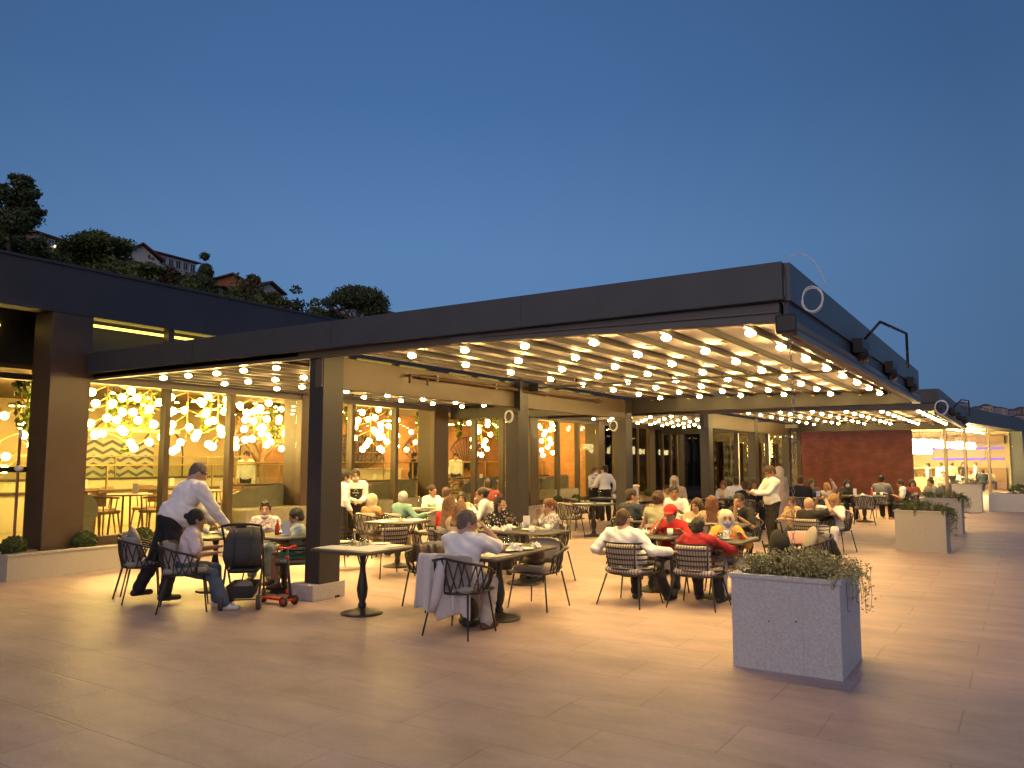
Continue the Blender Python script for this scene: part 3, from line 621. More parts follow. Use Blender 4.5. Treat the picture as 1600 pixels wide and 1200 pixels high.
# ================================================================== PERGOLAS
def pergola(X0, X1, label, near):
    t = thing('pergola', label, 'pergola', (X0, 7.6, 0), 0)
    def P(mb, name, m, **k): o = mb.build(name, m, t, **k); o.location = (-X0, -7.6, 0); return o
    zc = lambda y: 3.035+.028*(min(y, 5.4)-1.7)
    YO = 1.7
    # deep fascia over the front end (drops slightly towards the terrace edge in the picture plane only by perspective)
    P(MB().box(X0-.08, X0, YO, YF-.12, 3.15, 3.49), 'front_fascia', M_DARK, bevel=.006)
    sm_ = MB()
    for y in (4.4, 7.2, 10.0): sm_.box(X0-.0815, X0-.079, y, y+.006, 3.156, 3.484)
    P(sm_, 'fascia_joint', M_BLACK)
    P(MB().prism([(YO+.05, 2.965), (5.4, 3.07), (5.4, 3.145), (YO+.05, 3.145)], X0, X0+.10, 0, Matrix(((0, 0, 1, 0), (1, 0, 0, 0), (0, 1, 0, 0), (0, 0, 0, 1)))).prism([(YO+.05, 3.045), (5.0, 3.10), (5.0, 3.12), (YO+.05, 3.075)], X0-.02, X0-.001, 0, Matrix(((0, 0, 1, 0), (1, 0, 0, 0), (0, 1, 0, 0), (0, 0, 0, 1)))), 'front_rail', mat('rail_metal', (.09, .08, .075), .4), bevel=.006)
    P(MB().box(X0+.02, X0+.12, 5.4, YF-.12, 3.06, 3.15), 'front_lip', M_BEAM)
    P(MB().box(X0, X1, YO-.05, YO, 3.15, 3.49).box(X0, X1, YO, YO+.08, 3.43, 3.49), 'side_fascia', mat('side_fascia_metal', (.085, .085, .09), .38, .3))
    P(MB().box(X0+.10, X1-.3, YO+.08, 7.55, 3.205, 3.23), 'roof_cover', M_DARK)
    P(MB().box(X0+.0, X0+.10, YO+.0, 7.5, 3.145, 3.2).box(X0+.02, X1-.3, YO-.02, YO+.02, 2.98, 3.15), 'trim_plate', M_DARK)
    P(MB().tube([(X0+.02, YO+.0, 2.93), (X1, YO+.0, 2.93)], .085, 16).box(X0+.1, X1, YO-.075, YO+.06, 2.85, 2.89), 'gutter', mat('gutter_metal', (.17, .165, .165), .3, .5))
    P(MB().box(X0-.02, X0+.04, YO-.09, YO+.09, 2.86, 3.03), 'gutter_cap', M_BLACK, bevel=.02)
    # beams
    P(MB().box(X0+.06, X1-.6, 7.5, 7.62, 2.68, 3.1), 'long_beam', M_BEAM, bevel=.006)
    P(MB().box(X1-.5, X1-.3, YO+.05, YF-.1, 2.83, 3.155), 'rear_beam', M_COLM, bevel=.006)
    P(MB().box(X0+.02, X0+.2, 7.9, YF-.1, 3.1, 3.34), 'inner_front_beam', M_DARK)
    for x in (X0+.05, X0+4.7, X1-.95):
        P(MB().box(x+.03, x+.39, 7.49, 7.75, .0 if x > X0+1 or not near else .2, 3.14), 'column', M_COLM, bevel=.008)
    # fabric with a soft sag between the ribs, ribs and lamps
    seams = [X0+.12, (X0+X1)/2-.1, X1-.5]
    outer = [2.18+.43*i for i in range(12)]; inner = [8.2+.40*i for i in range(11)]
    def cloth(ys, y0, y1, z0f):
        m = MB(); n = 6; vs = []; yy = []
        knots = [y0]+ys+[y1]
        for a, b in zip(knots, knots[1:]):
            for k in range(n): yy.append((a+(b-a)*k/n, k/n))
        yy.append((y1, 0)); xs = list(np.linspace(X0+.1, X1-.5, 14))
        for x in xs:
            for y, f in yy: vs.append((x, y, z0f(y)+.032+.014*4*f*(1-f)*(.8+.2*math.sin(x*3+y))))
        k = len(yy); m.add(vs, [(i*k+j, i*k+j+1, (i+1)*k+j+1, (i+1)*k+j) for i in range(len(xs)-1) for j in range(k-1)], 0, True)
        return m
    o = P(cloth(outer, YO+.08, 7.42, zc), 'outer_canopy', M_FABRIC); s = o.modifiers.new('t', 'SOLIDIFY'); s.thickness = .006; s.offset = 1
    o = P(cloth(inner, 7.98, YF-.2, lambda y: 3.12), 'inner_canopy', M_FABRIC); s = o.modifiers.new('t', 'SOLIDIFY'); s.thickness = .006; s.offset = 1
    for ys, zf in ((outer, zc), (inner, lambda y: 3.12)):
        for y in ys:
            r = MB()
            for a, b in ((seams[0], seams[1]-.05), (seams[1]+.05, seams[2])): r.box(a, b, y-.021, y+.021, zf(y)-.030, zf(y)+.026)
            P(r, 'canopy_rib', M_RIB)
    w = MB()
    for y in outer: w.box(X0+.08, X0+.118, y-.03, y+.03, zc(y)-.065, zc(y)+.03)
    P(w, 'rib_end_clips', M_WHITE)
    P(MB().box(seams[1]-.045, seams[1]+.045, YO+.08, 7.45, 3.02, 3.05), 'middle_rail', M_RIB)
    g = MB()
    for y in outer[1::2]:
        for k in range(8): g.box(X0+1.1+k*1.18, X0+1.2+k*1.18, y-.028, y+.028, zc(y)-.062, zc(y)-.05)
    P(g, 'rib_clips', M_BRASS)
    bm = M_BULB if near else M_BULB2
    n = 10 if near else 7; lamps = []
    for y in outer[0::2]:
        for k in range(8): P(MB().ball((X0+.6+k*1.18+random.uniform(-.03, .03), y, zc(y)-.066), (.051, .051, .031), n, 6), 'bulb', bm); lamps.append((X0+.6+k*1.18, y, zc(y)-.085))
    for j, y in enumerate((8.7, 9.35, 10.0, 10.62, 11.25)):
        for k in range(8): P(MB().ball((X0+.32+k*1.12+random.uniform(-.03, .03), y, 3.03), (.051, .051, .031), n, 6), 'bulb', bm); lamps.append((X0+.32+k*1.12, y, 3.03))
    # each lamp throws its light downwards
    for (x, y, z) in lamps:
        l = bpy.data.lights.new('lamp_light', 'SPOT'); l.energy = (66 if x < X0+1.5 else 92) if y < 7.5 else 120; l.color = (1, .66, .22); l.spot_size = math.radians(92 if y < 7.5 else 108); l.spot_blend = 1; l.shadow_soft_size = .05
        o = bpy.data.objects.new('lamp_light', l); COL.objects.link(o); o.parent = t; o.location = (x-X0, y-7.6, z-.045)
    # tension arms and motor brackets on the outer side
    for x in (X0+3.0, X0+5.6, X0+8.2):
        P(MB().box(x, x+.55, YO-.16, YO-.05, 3.03, 3.2).tube([(x+.1, YO-.1, 3.03), (x+.45, YO-.1, 3.03)], .09, 10), 'bracket', M_BLACK)
    P(MB().tube([(X0+3.3, YO-.12, 3.2), (X0+3.3, YO-.32, 3.42), (X0+5.0, YO-.42, 3.5), (X0+5.0, YO-.42, 3.02)], .018, 6), 'crank_arm', M_BLACK)
    if near:
        P(MB().tube([(X0+1.9, 7.42, 2.98), (X0+7.9, 7.42, 2.98)], .028, 8).tube([(X0+1.9, 7.42, 2.98), (X0+1.7, 7.42, 2.98), (X0+1.7, 7.42, 2.86)], .02, 8).tube([(X0+2.1, 7.42, 2.98), (X0+2.1, 7.42, 2.86)], .02, 8), 'heater_pipe', mat('brown_pipe', (.10, .05, .03), .45))
        b = MB()
        for x in (X0+2.3, X0+3.9, X0+5.6, X0+7.8): b.box(x, x+.04, 7.40, 7.49, 2.94, 3.03)
        P(b, 'pipe_clip', M_GREYM)
        P(MB().box(X0+4.6, X0+4.68, 7.36, 7.48, 2.6, 3.35).box(X0+4.95, X0+5.3, 7.2, 7.4, 2.98, 3.1), 'sensor_box', M_BLACK)
    return t
pergola(7.08, 17.25, 'near dark metal pergola with striped fabric canopy full of warm bulbs over the front tables', True)
pergola(21.85, 32.0, 'far dark metal pergola with bulb strung canopy in front of the red brick wall', False)
# white cable coils and the chain
def coil(name, label, p, r, turns, rad, m, vert='x', tail=None):
    b = MB(); pts = []
    for k in range(turns*20+1):
        a = 2*math.pi*k/20; q = r*(1+.06*math.sin(a*1.7)+.03*math.cos(k*.9)); w = .012*math.sin(a*.7)
        pts.append((p[0]+w-.01*k/20, p[1]+q*math.cos(a)*.8, p[2]+q*math.sin(a)))
    b.tube(pts, rad, 6)
    if tail: b.tube(tail, rad*.8, 5)
    return tag(b.build(name, m), label, 'cable')
pc = V((7.02, 1.45, 3.12))
tl = []
for k in range(17):
    u = k/16; tl.append((6.98-.05*u, 1.66-.34*u-.03*math.sin(u*3.1), 3.50-.30*u*u+.06*math.sin(u*3.1)))
coil('cable_coil', 'white cable coiled at the outer corner of the near pergola', pc, .105, 5, .0045, M_WHITE, tail=tl)
coil('cable_coil', 'white cable coil hanging on the middle column of the near pergola', (11.7, 7.6, 2.52), .10, 3, .012, M_WHITE)
coil('cable_coil', 'white cable coil hanging on the rear column of the near pergola', (16.2, 7.72, 2.52), .11, 3, .013, M_WHITE)
coil('cable_coil', 'white cable coil at the outer corner of the far pergola', (21.75, 1.62, 3.02), .17, 3, .014, M_WHITE)
ch = MB(); z = 2.86; i = 0
while z > .12:
    ln = .055; pts = [(.012*math.cos(a) if i % 2 else 0, 0 if i % 2 else .012*math.cos(a), .5*ln*math.sin(a)) for a in [2*math.pi*k/8 for k in range(8)]]
    sw = .02*math.sin(z*2); ch.tube([(7.12+x, 1.69+y+sw, z+q) for x, y, q in pts], .0027, 4, closed=True); z -= .043; i += 1
rc = thing('rain_chain', 'thin metal rain chain hanging from the gutter corner down behind the large planter', 'chain', (7.12, 1.69, 0))
o = ch.build('links', M_GREYM, rc); o.location = (-7.12, -1.69, 0)
MB().box(-.02, .02, -.05, .05, 2.03, 2.06).build('cross_bar', M_BRASS, rc)
MB().ball((.01, .035, 1.95), (.018, .03, .016), 7, 5).ball((-.01, -.03, 1.91), (.018, .03, .016), 7, 5).build('weight', M_GREYM, rc)

# stone footing of the nearest column
t = thing('column_footing', 'rectangular pale stone footing block under the nearest pergola column', 'footing', (7.32, 7.71, 0))
MB().box(-.26, .30, -.22, .19, 0, .2).build('block', mat('footing_stone', (.52, .48, .44), .8, noise=.15, nscale=40, bump=.2), t, bevel=.008)
MB().box(.12, .2, -.226, -.2, 0, .03).build('drain_notch', M_BLACK, t)

# ================================================================== BRICK WALL AND LIT SHOP ON THE RIGHT
bw = thing('brick_wall', 'plain red brick wall closing the far end of the terrace', 'wall', (34, 5.6, 0))
MB().box(0, .35, -2.0, 2.1, 0, 3.4).build('brickwork', M_RBRICK, bw)
MB().box(-.03, .38, -2.1, 2.1, 3.4, 4.3).build('cap_band', M_DARK, bw)
A = V((34.4, 3.55, 0)); B = V((56, .45, 0)); u = (B-A).normalized(); w = V((-u.y, u.x, 0)); LN = (B-A).length; ang = math.atan2(u.y, u.x)
sh = thing('lit_shop', 'brightly lit glass fronted shop hall at the right end of the terrace', 'building', A, ang)
def S(mb, name, m): return mb.build(name, m, sh)
S(MB().box(-.3, LN+.6, -.5, .3, 3.45, 4.12), 'fascia', M_DARK)
S(MB().box(0, LN, .3, 9, 3.5, 3.6), 'ceiling', M_CREAM); S(MB().box(0, LN, 8.8, 9, 0, 3.5), 'rear_wall', M_CREAM)
S(MB().box(LN-.2, LN, .2, 9, 0, 3.5), 'end_wall', M_CREAM); S(MB().box(0, LN, .1, 9, -.02, .03), 'floor', mat('shop_floor', (.4, .33, .24), .3))
S(MB().box(0, LN, -.5, 9, 4.12, 4.17), 'roof', M_DARK)
S(MB().box(LN, LN+1.0, -.45, .3, 0, 3.45), 'column', M_DARK)
for k in (5.2, 9.0, 14.5): S(MB().box(k-.05, k+.05, .0, .12, 0, 3.45), 'mullion', M_BRONZE)
for a, b in ((.1, 5.1), (5.3, 8.9), (9.1, 14.4), (14.6, LN-.05)): S(MB().box(a, b, .05, .065, 0, 3.45), 'window_pane', M_GLASS)
S(MB().box(.5, 8, 1.2, 1.26, 3.3, 3.36).box(9, 20, 1.2, 1.26, 3.3, 3.36), 'ceiling_light_strip', emis('warm_strip', (1, .74, .35), 90))
S(MB().box(LN-.32, LN-.22, .5, 4.4, 2.42, 2.52).box(LN-.32, LN-.22, .5, 4.4, 1.78, 1.88), 'purple_light_strip', emis('purple_led', (.4, .2, 1), 2.2))
S(MB().box(LN-.6, LN-.22, .4, 6, 2.75, 3.2), 'sign_bulkhead', M_WOOD); S(MB().box(LN-.5, LN-.22, .4, 6, 0, 1.3), 'end_counter', M_WOOD)
M_PEN = emis('pendant_glow', (1, .72, .3), 170)
for k in range(22):
    row = k % 2; x = .8+k*.82; y = 1.6+row*2.4+random.uniform(-.2, .2); zz = 2.55-.28*row
    t = thing('pendant_lamp', f'glowing drum pendant in the lit shop, {ORD[k//2]} from the brick wall in the {"rear" if row else "front"} row', 'pendant lamp', A+u*x+w*y+V((0, 0, 3.5)), ang, 'pendant lamps in the lit shop')
    MB().tube([(0, 0, 0), (0, 0, zz-3.5+.2)], .01, 4).build('cord', M_BLACK, t)
    MB().lathe([(.0, zz-3.5-.16), (.26, zz-3.5-.16), (.30, zz-3.5), (.26, zz-3.5+.16), (0, zz-3.5+.18)], 14).build('shade', M_PEN, t)
for k in range(5):
    t = thing('display_counter', f'cream display counter in the lit shop, {ORD[k]} from the brick wall', 'counter', A+u*(1.0+k*3.6)+w*2.6, ang, 'display counters in the lit shop')
    MB().box(0, 2.6, 0, .7, 0, .85).build('base', mat('counter_cream', (.6, .5, .32), .5), t)
    MB().box(0.03, 2.57, 0.03, .67, .85, 1.3).build('glass_case', M_CLR, t)
    MB().box(-.03, 2.63, -.03, .73, 1.3, 1.34).build('top', M_WOOD, t)
    g = MB()
    for q in range(14): g.ball((.2+q*.17, .35+random.uniform(-.15, .15), .92), (.07, .06, .05), 6, 4)
    tag(g.build('pastries', M_LEATH, t), kind='stuff')
for k in range(4):
    t = thing('shop_shelf', f'tall wooden jar shelf in the lit shop, {ORD[k]} from the brick wall', 'shelf', A+u*(.6+k*2.1)+w*8.3, ang, 'shelves in the lit shop')
    s = MB().box(0, .05, 0, .35, 0, 2.6).box(1.7, 1.75, 0, .35, 0, 2.6); g = MB()
    for r in range(6):
        s.box(.05, 1.7, 0, .35, .3+r*.42, .33+r*.42)
        for q in range(9): g.lathe([(.06, 0), (.07, .03), (.07, .17), (.04, .2)], 7, (.2+q*.165, .18, .33+r*.42))
    s.build('frame', M_WOOD, t); tag(g.build('jars', M_PAPER, t), kind='stuff')

# ================================================================== PLANTER BOXES
def planter(label, x, y, m, seed, trail, leafm, n=2600, w=.88, dpt=.88, h=.78):
    t = thing('planter_box', label, 'planter', (x, y, 0), 0, 'granite planter boxes along the terrace edge')
    s = .44; k = w/2
    b = MB().box(-.44, .44, -k, -k+.05, 0, h-.03).box(-.44, .44, k-.05, k, 0, h-.03).box(-.44, -.39, -k+.05, k-.05, 0, h-.03).box(.39, .44, -k+.05, k-.05, 0, h-.03)
    b.build('box', m, t)
    MB().box(-.455, .455, -k-.015, -k+.07, h-.03, h).box(-.455, .455, k-.07, k+.015, h-.03, h).box(-.455, -.37, -k+.07, k-.07, h-.03, h).box(.37, .455, -k+.07, k-.07, h-.03, h).build('rim', m, t)
    j = MB()
    for q in (-.15, .16): j.box(-.4415, -.44, q, q+.003, 0, h-.03)
    j.build('joint', mat('joint_grey', (.40, .39, .38), .9), t)
    MB().box(-.38, .38, -k+.06, k-.06, h-.12, h-.05).build('soil', M_SOIL, t)
    hs_ = MB()
    for q in ((-.1, .42), (.12, .40)): hs_.lathe([(.008, 0), (.008, .003)], 8, (0, 0, 0), axis=Matrix.Rotation(-math.pi/2, 3, 'Y')) if False else hs_.box(-.4435, -.44, q[0], q[0]+.012, q[1], q[1]+.012)
    hs_.build('fixing_hole', M_BLACK, t)
    rr = random.Random(seed); lf = MB(); st = MB()
    for i in range(int(n*.075)):
        x0 = rr.uniform(-.38, .38); y0 = rr.uniform(-k+.04, k-.04); up = rr.uniform(.03, .16)*(1.2-abs(y0)/k*.5); a = rr.uniform(0, 6.28)
        ex, ey = x0+.1*math.cos(a), y0+.1*math.sin(a)
        st.tube([(x0, y0, h-.06), ((x0+ex)/2, (y0+ey)/2, h+up), (ex, ey, h+up*.8)], .002, 3, caps=False)
        for q in range(13):
            u_ = q/12; px_, py_, pz_ = x0+(ex-x0)*u_, y0+(ey-y0)*u_, h-.06+(up+.06)*min(1, u_*1.6)
            c = V((px_+rr.gauss(0, .02), py_+rr.gauss(0, .02), pz_+rr.gauss(0, .012))); s_ = rr.uniform(.010, .019)
            aa = V((rr.gauss(0, 1), rr.gauss(0, 1), rr.gauss(0, .5))).normalized(); bb = aa.cross(V((rr.gauss(0, 1), rr.gauss(0, 1), rr.gauss(0, 1)))).normalized()
            lf.add([c-aa*s_, c-bb*s_*.7, c+aa*s_, c+bb*s_*.7], [(0, 1, 2, 3)])
    for i in range(trail):
        y0 = -k+.04 if rr.random() < .8 else rr.uniform(-k, k); x0 = rr.uniform(-.42, .35); out = rr.uniform(.04, .2); dn = rr.uniform(.08, .5)*(1 if trail > 12 else .7); pts = []
        side = rr.random() < .85
        for q in range(9):
            u_ = q/8; o_ = out*math.sin(u_*1.9)
            pts.append(V((x0+.1*u_*rr.uniform(.5, 1), -k-o_+.03, h+.06*math.sin(u_*3)-dn*u_*u_)) if side else V((-.44-o_*.5+.03, y0, h+.03-dn*.3*u_*u_)))
        st.tube(pts, .002, 3, caps=False)
        for q in range(40):
            c = pts[rr.randrange(1, 9)]+V((rr.gauss(0, .015), rr.gauss(0, .015), rr.gauss(0, .02))); s_ = rr.uniform(.009, .018)
            aa = V((rr.gauss(0, 1), rr.gauss(0, 1), rr.gauss(0, .6))).normalized(); bb = aa.cross(V((rr.gauss(0, 1), rr.gauss(0, 1), 1))).normalized()
            lf.add([c-aa*s_, c-bb*s_*.7, c+aa*s_, c+bb*s_*.7], [(0, 1, 2, 3)])
    st.build('stems', M_BARK, t); lf.build('foliage', leafm, t)
M_LT2 = leafmat('green_trailing_leaf', (.10, .14, .03))
planter('large grey granite planter box with low creeping plants, nearest to the viewer', 7.31, 1.74, M_STONE, 1, 11, M_LEAFT, 4200)
planter('second pale granite planter box from the viewer with plants trailing over its right side', 17.65, 1.75, M_STONEW, 2, 26, M_LT2, 2200)
planter('third granite planter box from the viewer, with dark green plants', 22.2, 1.75, M_STONEW, 3, 18, M_LEAF, 1500, h=.84)
planter('fourth granite planter box from the viewer, in front of the lit shop', 32.0, 1.72, M_STONE, 4, 4, M_LEAF, 900, h=.92)
t = thing('long_planter', 'long low grey planter with a dark bush at the right edge of the photo', 'planter', (32.1, 1.1, 0))
MB().box(0, .6, -6, 0, 0, .61).build('box', M_STONE, t); MB().box(.05, .55, -5.95, -.05, .61, .62).build('soil', M_SOIL, t)
lf = MB(); leaf_cloud(lf, 2600, clump_sampler([((.3, -.9-.35*q, .72), (.25, .3, .22)) for q in range(12)], .5), .05, 1); lf.build('foliage', M_LEAF, t)
# ================================================================== FURNITURE
M_STRIPE = stripes('striped_cushion', (.50, .45, .40), (.22, .18, .15), 9, 'Y')
M_CUSH2 = mat('beige_cushion', (.42, .36, .28), .9, noise=.08, nscale=30)
def table_proto(w, d, name='dining_table'):
    t = thing(name, 'x', 'table', (0, 0, 0))
    MB().rbox(-w/2, w/2, -d/2, d/2, .715, .75, .05).build('table_top', M_TOP, t)
    MB().lathe([(.04, .05), (.05, .10), (.035, .14), (.055, .20), (.066, .28), (.05, .38), (.034, .48), (.03, .60), (.045, .66), (.05, .70), (.10, .714)], 16).build('pedestal', M_BLACK, t)
    MB().lathe([(.235, 0), (.24, .012), (.20, .03), (.10, .045), (.06, .07), (.0, .075)], 24).build('base', M_BLACK, t)
    return Proto(t)
TB_SQ = table_proto(.86, .86); TB_LONG = table_proto(1.5, .74); TB_MID = table_proto(1.15, .80)
def arc_pt(th, z, rx=.29, ry=.30, fwd=.10):
    """U-shaped shell of a tub chair; th -1..1 runs from the left arm round the back to the right arm"""
    a = th*math.pi*.62; return V((-rx*math.cos(a)+.02+(fwd*0), ry*math.sin(a)*1.0, z))
def rope_chair():  # a tub chair woven of dark rope
    t = thing('rope_chair', 'x', 'chair')
    for sx_, sy_ in ((1, 1), (1, -1), (-1, 1), (-1, -1)):
        MB().tube([(sx_*.20, sy_*.21, .42), (sx_*(.25 if sx_ > 0 else .29), sy_*.27, 0)], [.012, .009], 7).build('leg', M_BLACK, t)
    lo = lambda th: arc_pt(th, .43, .27, .26); hi = lambda th: arc_pt(th, .62+.16*(1-abs(th))**.7 if abs(th) < 1 else .62, .33, .32)
    f = MB().tube([(.26, .24, .43)]+[lo(k/10) for k in range(10, -11, -1)]+[(.26, -.24, .43)], .014, 8, closed=True)
    f.tube([hi(k/12) for k in range(-12, 13)], .013, 8)
    for th in (-1, 1): f.tube([lo(th), hi(th)], .012, 7)
    f.build('frame', M_BLACK, t)
    r = MB(); n = 14
    for i in range(n):
        a = -1+2*(i+.5)/n
        for s in (.17, -.12):
            b = max(-1, min(1, a+s*(1 if i % 2 else -1))); m_ = (lo(a)+hi(b))/2; m_.x *= 1.05; m_.y *= 1.05
            r.tube([lo(a), m_, hi(b)], .0078, 5, caps=False)
    r.build('rope_back', M_ROPE, t)
    MB().rbox(-.24, .25, -.235, .235, .435, .505, .07).build('seat_cushion', M_CUSH, t, bevel=.012)
    b = MB(); vs = []; n = 12
    for lay, off in ((0, .0), (1, -.055)):
        for j in range(5):
            z = .50+j*.075
            for i in range(n+1):
                th = -.5+i/n; p = arc_pt(th, z, .27+off+.02*j/4, .27+off*.6); e = (abs(th)/.5)**6*.02; p.z -= e*(j == 4); vs.append(p)
    k = n+1
    fs = [(l*5*k+j*k+i, l*5*k+j*k+i+1, l*5*k+(j+1)*k+i+1, l*5*k+(j+1)*k+i) for l in (0, 1) for j in range(4) for i in range(n)]
    fs += [(4*k+i, 4*k+i+1, 9*k+i+1, 9*k+i) for i in range(n)]+[(i, i+1, 5*k+i+1, 5*k+i) for i in range(n)]+[(j*k, (j+1)*k, (5+j+1)*k, (5+j)*k) for j in range(4)]+[(j*k+n, (j+1)*k+n, (5+j+1)*k+n, (5+j)*k+n) for j in range(4)]
    b.add(vs, fs, 0, True); b.build('back_cushion', M_CUSH, t)
    return Proto(t)
def band_chair():
    t = thing('band_chair', 'x', 'chair')
    for sx_, sy_ in ((1, 1), (1, -1), (-1, 1), (-1, -1)):
        MB().tube([(sx_*.19, sy_*.22, .37), (sx_*(.26 if sx_ > 0 else .31), sy_*.30, 0)], [.012, .008], 7).build('leg', M_BLACK, t)
    P = lambda th, z, g=0: arc_pt(th, z, .27+(z-.38)*.17+g, .28+(z-.38)*.14+g)
    f = MB().tube([(.27, .25, .38)]+[P(k/10, .38) for k in range(10, -11, -1)]+[(.27, -.25, .38)], .014, 8, closed=True)
    for th in (-.98, -.34, .34, .98): f.tube([P(th, .38), P(th, .76 if abs(th) < .5 else .62)], .012, 7)
    f.build('frame', M_BLACK, t)
    s = MB()
    for j, z in enumerate((.44, .50, .56, .62, .69, .755)):
        lim = 10 if z < .63 else (7 if z < .7 else 5)
        vs = []; 
        ks = [k/10 for k in range(-lim, lim+1)]
        for th in ks:
            for dz, g in ((-.010, 0), (.010, 0), (.010, .007), (-.010, .007)): vs.append(P(th, z+dz, g))
        s.add(vs, [(i*4+q, i*4+(q+1) % 4, (i+1)*4+(q+1) % 4, (i+1)*4+q) for i in range(len(ks)-1) for q in range(4)])
    s.build('back_bands', M_BLACK, t)
    MB().rbox(-.25, .27, -.25, .25, .385, .455, .08).build('seat_cushion', M_STRIPE, t, bevel=.015)
    M = Matrix.Translation((-.15, 0, .42)) @ Matrix.Rotation(math.radians(-12), 4, 'Y')
    MB().rbox(-.045, .045, -.215, .215, 0, .33, .04, 0, M).build('back_cushion', M_STRIPE, t, bevel=.012)
    return Proto(t)
ROPE = rope_chair(); BAND = band_chair()
def wood_chair():
    t = thing('wooden_chair', 'x', 'chair')
    for sx_, sy_ in ((1, 1), (1, -1), (-1, 1), (-1, -1)):
        MB().tube([(sx_*.18, sy_*.18, .43), (sx_*.23, sy_*.22, 0)], [.018, .012], 7).build('leg', M_WOOD, t)
    MB().rbox(-.23, .23, -.23, .23, .42, .48, .06).build('seat', M_LEATH, t, bevel=.01)
    f = MB().tube([arc_pt(k/10, .70+.04*(1-abs(k/10)), .25, .26) for k in range(-10, 11)], .022, 7)
    for th in (-.9, .9, -.35, .35): f.tube([arc_pt(th, .44, .2, .22), arc_pt(th, .71, .25, .26)], .012, 6)
    f.build('back_frame', M_WOOD, t)
    b = MB(); vs = []
    for o in (0, .03):
        for z in (.56, .70, .80):
            for k in range(9): vs.append(arc_pt(-.45+.9*k/8, z, .24-o, .25-o))
    b.add(vs, [(l*27+j*9+i, l*27+j*9+i+1, l*27+j*9+i+10, l*27+j*9+i+9) for l in (0, 1) for j in (0, 1) for i in range(8)]+[(18+i, 19+i, 46+i, 45+i) for i in range(8)]+[(i, i+1, 28+i, 27+i) for i in range(8)], 0, True)
    b.build('back_pad', M_LEATH, t); return Proto(t)
WOODC = wood_chair()
R = math.radians
# ---- tables (centre x, y, prototype, label)
TABLES = dict(
 t1=((6.86, 6.47), 'q', 0, 'bare grey square table with two upturned glasses, right of the stone footing'),
 t2=((7.46, 4.98), 'l', 4, 'grey table with used plates and crumpled napkins before the man in the white polo'),
 t3=((10.15, 8.8), 'q', 14, 'set grey square table in the middle of the empty slatted chairs'),
 t4a=((6.95, 9.25), 'q', 0, 'grey table the bending waiter is reaching over'),
 t4b=((7.45, 8.45), 'q', 0, 'grey table with a menu card behind the black stroller'),
 t6=((9.75, 6.1), 'm', 90, 'grey table with mugs in front of the woman in the dotted black dress'),
 t5a=((10.18, 4.32), 'q', 0, 'grey table between the man in white and the red capped person'),
 t5b=((10.12, 3.38), 'q', 0, 'grey table between the red shirted man and the blue masked person'),
 tba=((12.6, 5.1), 'q', 0, 'grey table with a yellow bowl behind the red capped person'),
 tbb=((12.35, 4.25), 'm', 90, 'long grey table reaching to the standing waiter with the phone'),
 t7=((16.6, 8.45), 'q', 0, 'empty set table in the middle of the terrace below the two talking waiters'),
 t8=((16.15, 3.45), 'q', 0, 'table between the bald man and the blonde woman in white'),
 t9=((24.6, 3.9), 'm', 90, 'dark table in front of the brick wall, before the man in grey'),
 tc=((14.3, 9.6), 'm', 90, 'white set table of the group in white shirts at the left column'),
 td=((12.9, 10.6), 'q', 0, 'table before the old man in the green shirt'),
 tf=((20.6, 6.6), 'm', 90, 'far table with a yellow napkin beside the rear column'),
 tg=((22.0, 4.9), 'm', 90, 'far table in front of the left half of the brick wall'),
 tj=((19.3, 9.2), 'm', 90, 'far table with white crockery before the small person in the cream scarf'),
 tk=((12.4, 9.2), 'q', 0, 'table hidden behind the empty slatted chairs, near the waiters in white'))
tp = dict(q=TB_SQ, l=TB_LONG, m=TB_MID); 
for k, ((x, y), q, a, lab) in TABLES.items():
    tp[q].put((x, y, 0), R(a), lab, 'pedestal tables on the terrace')
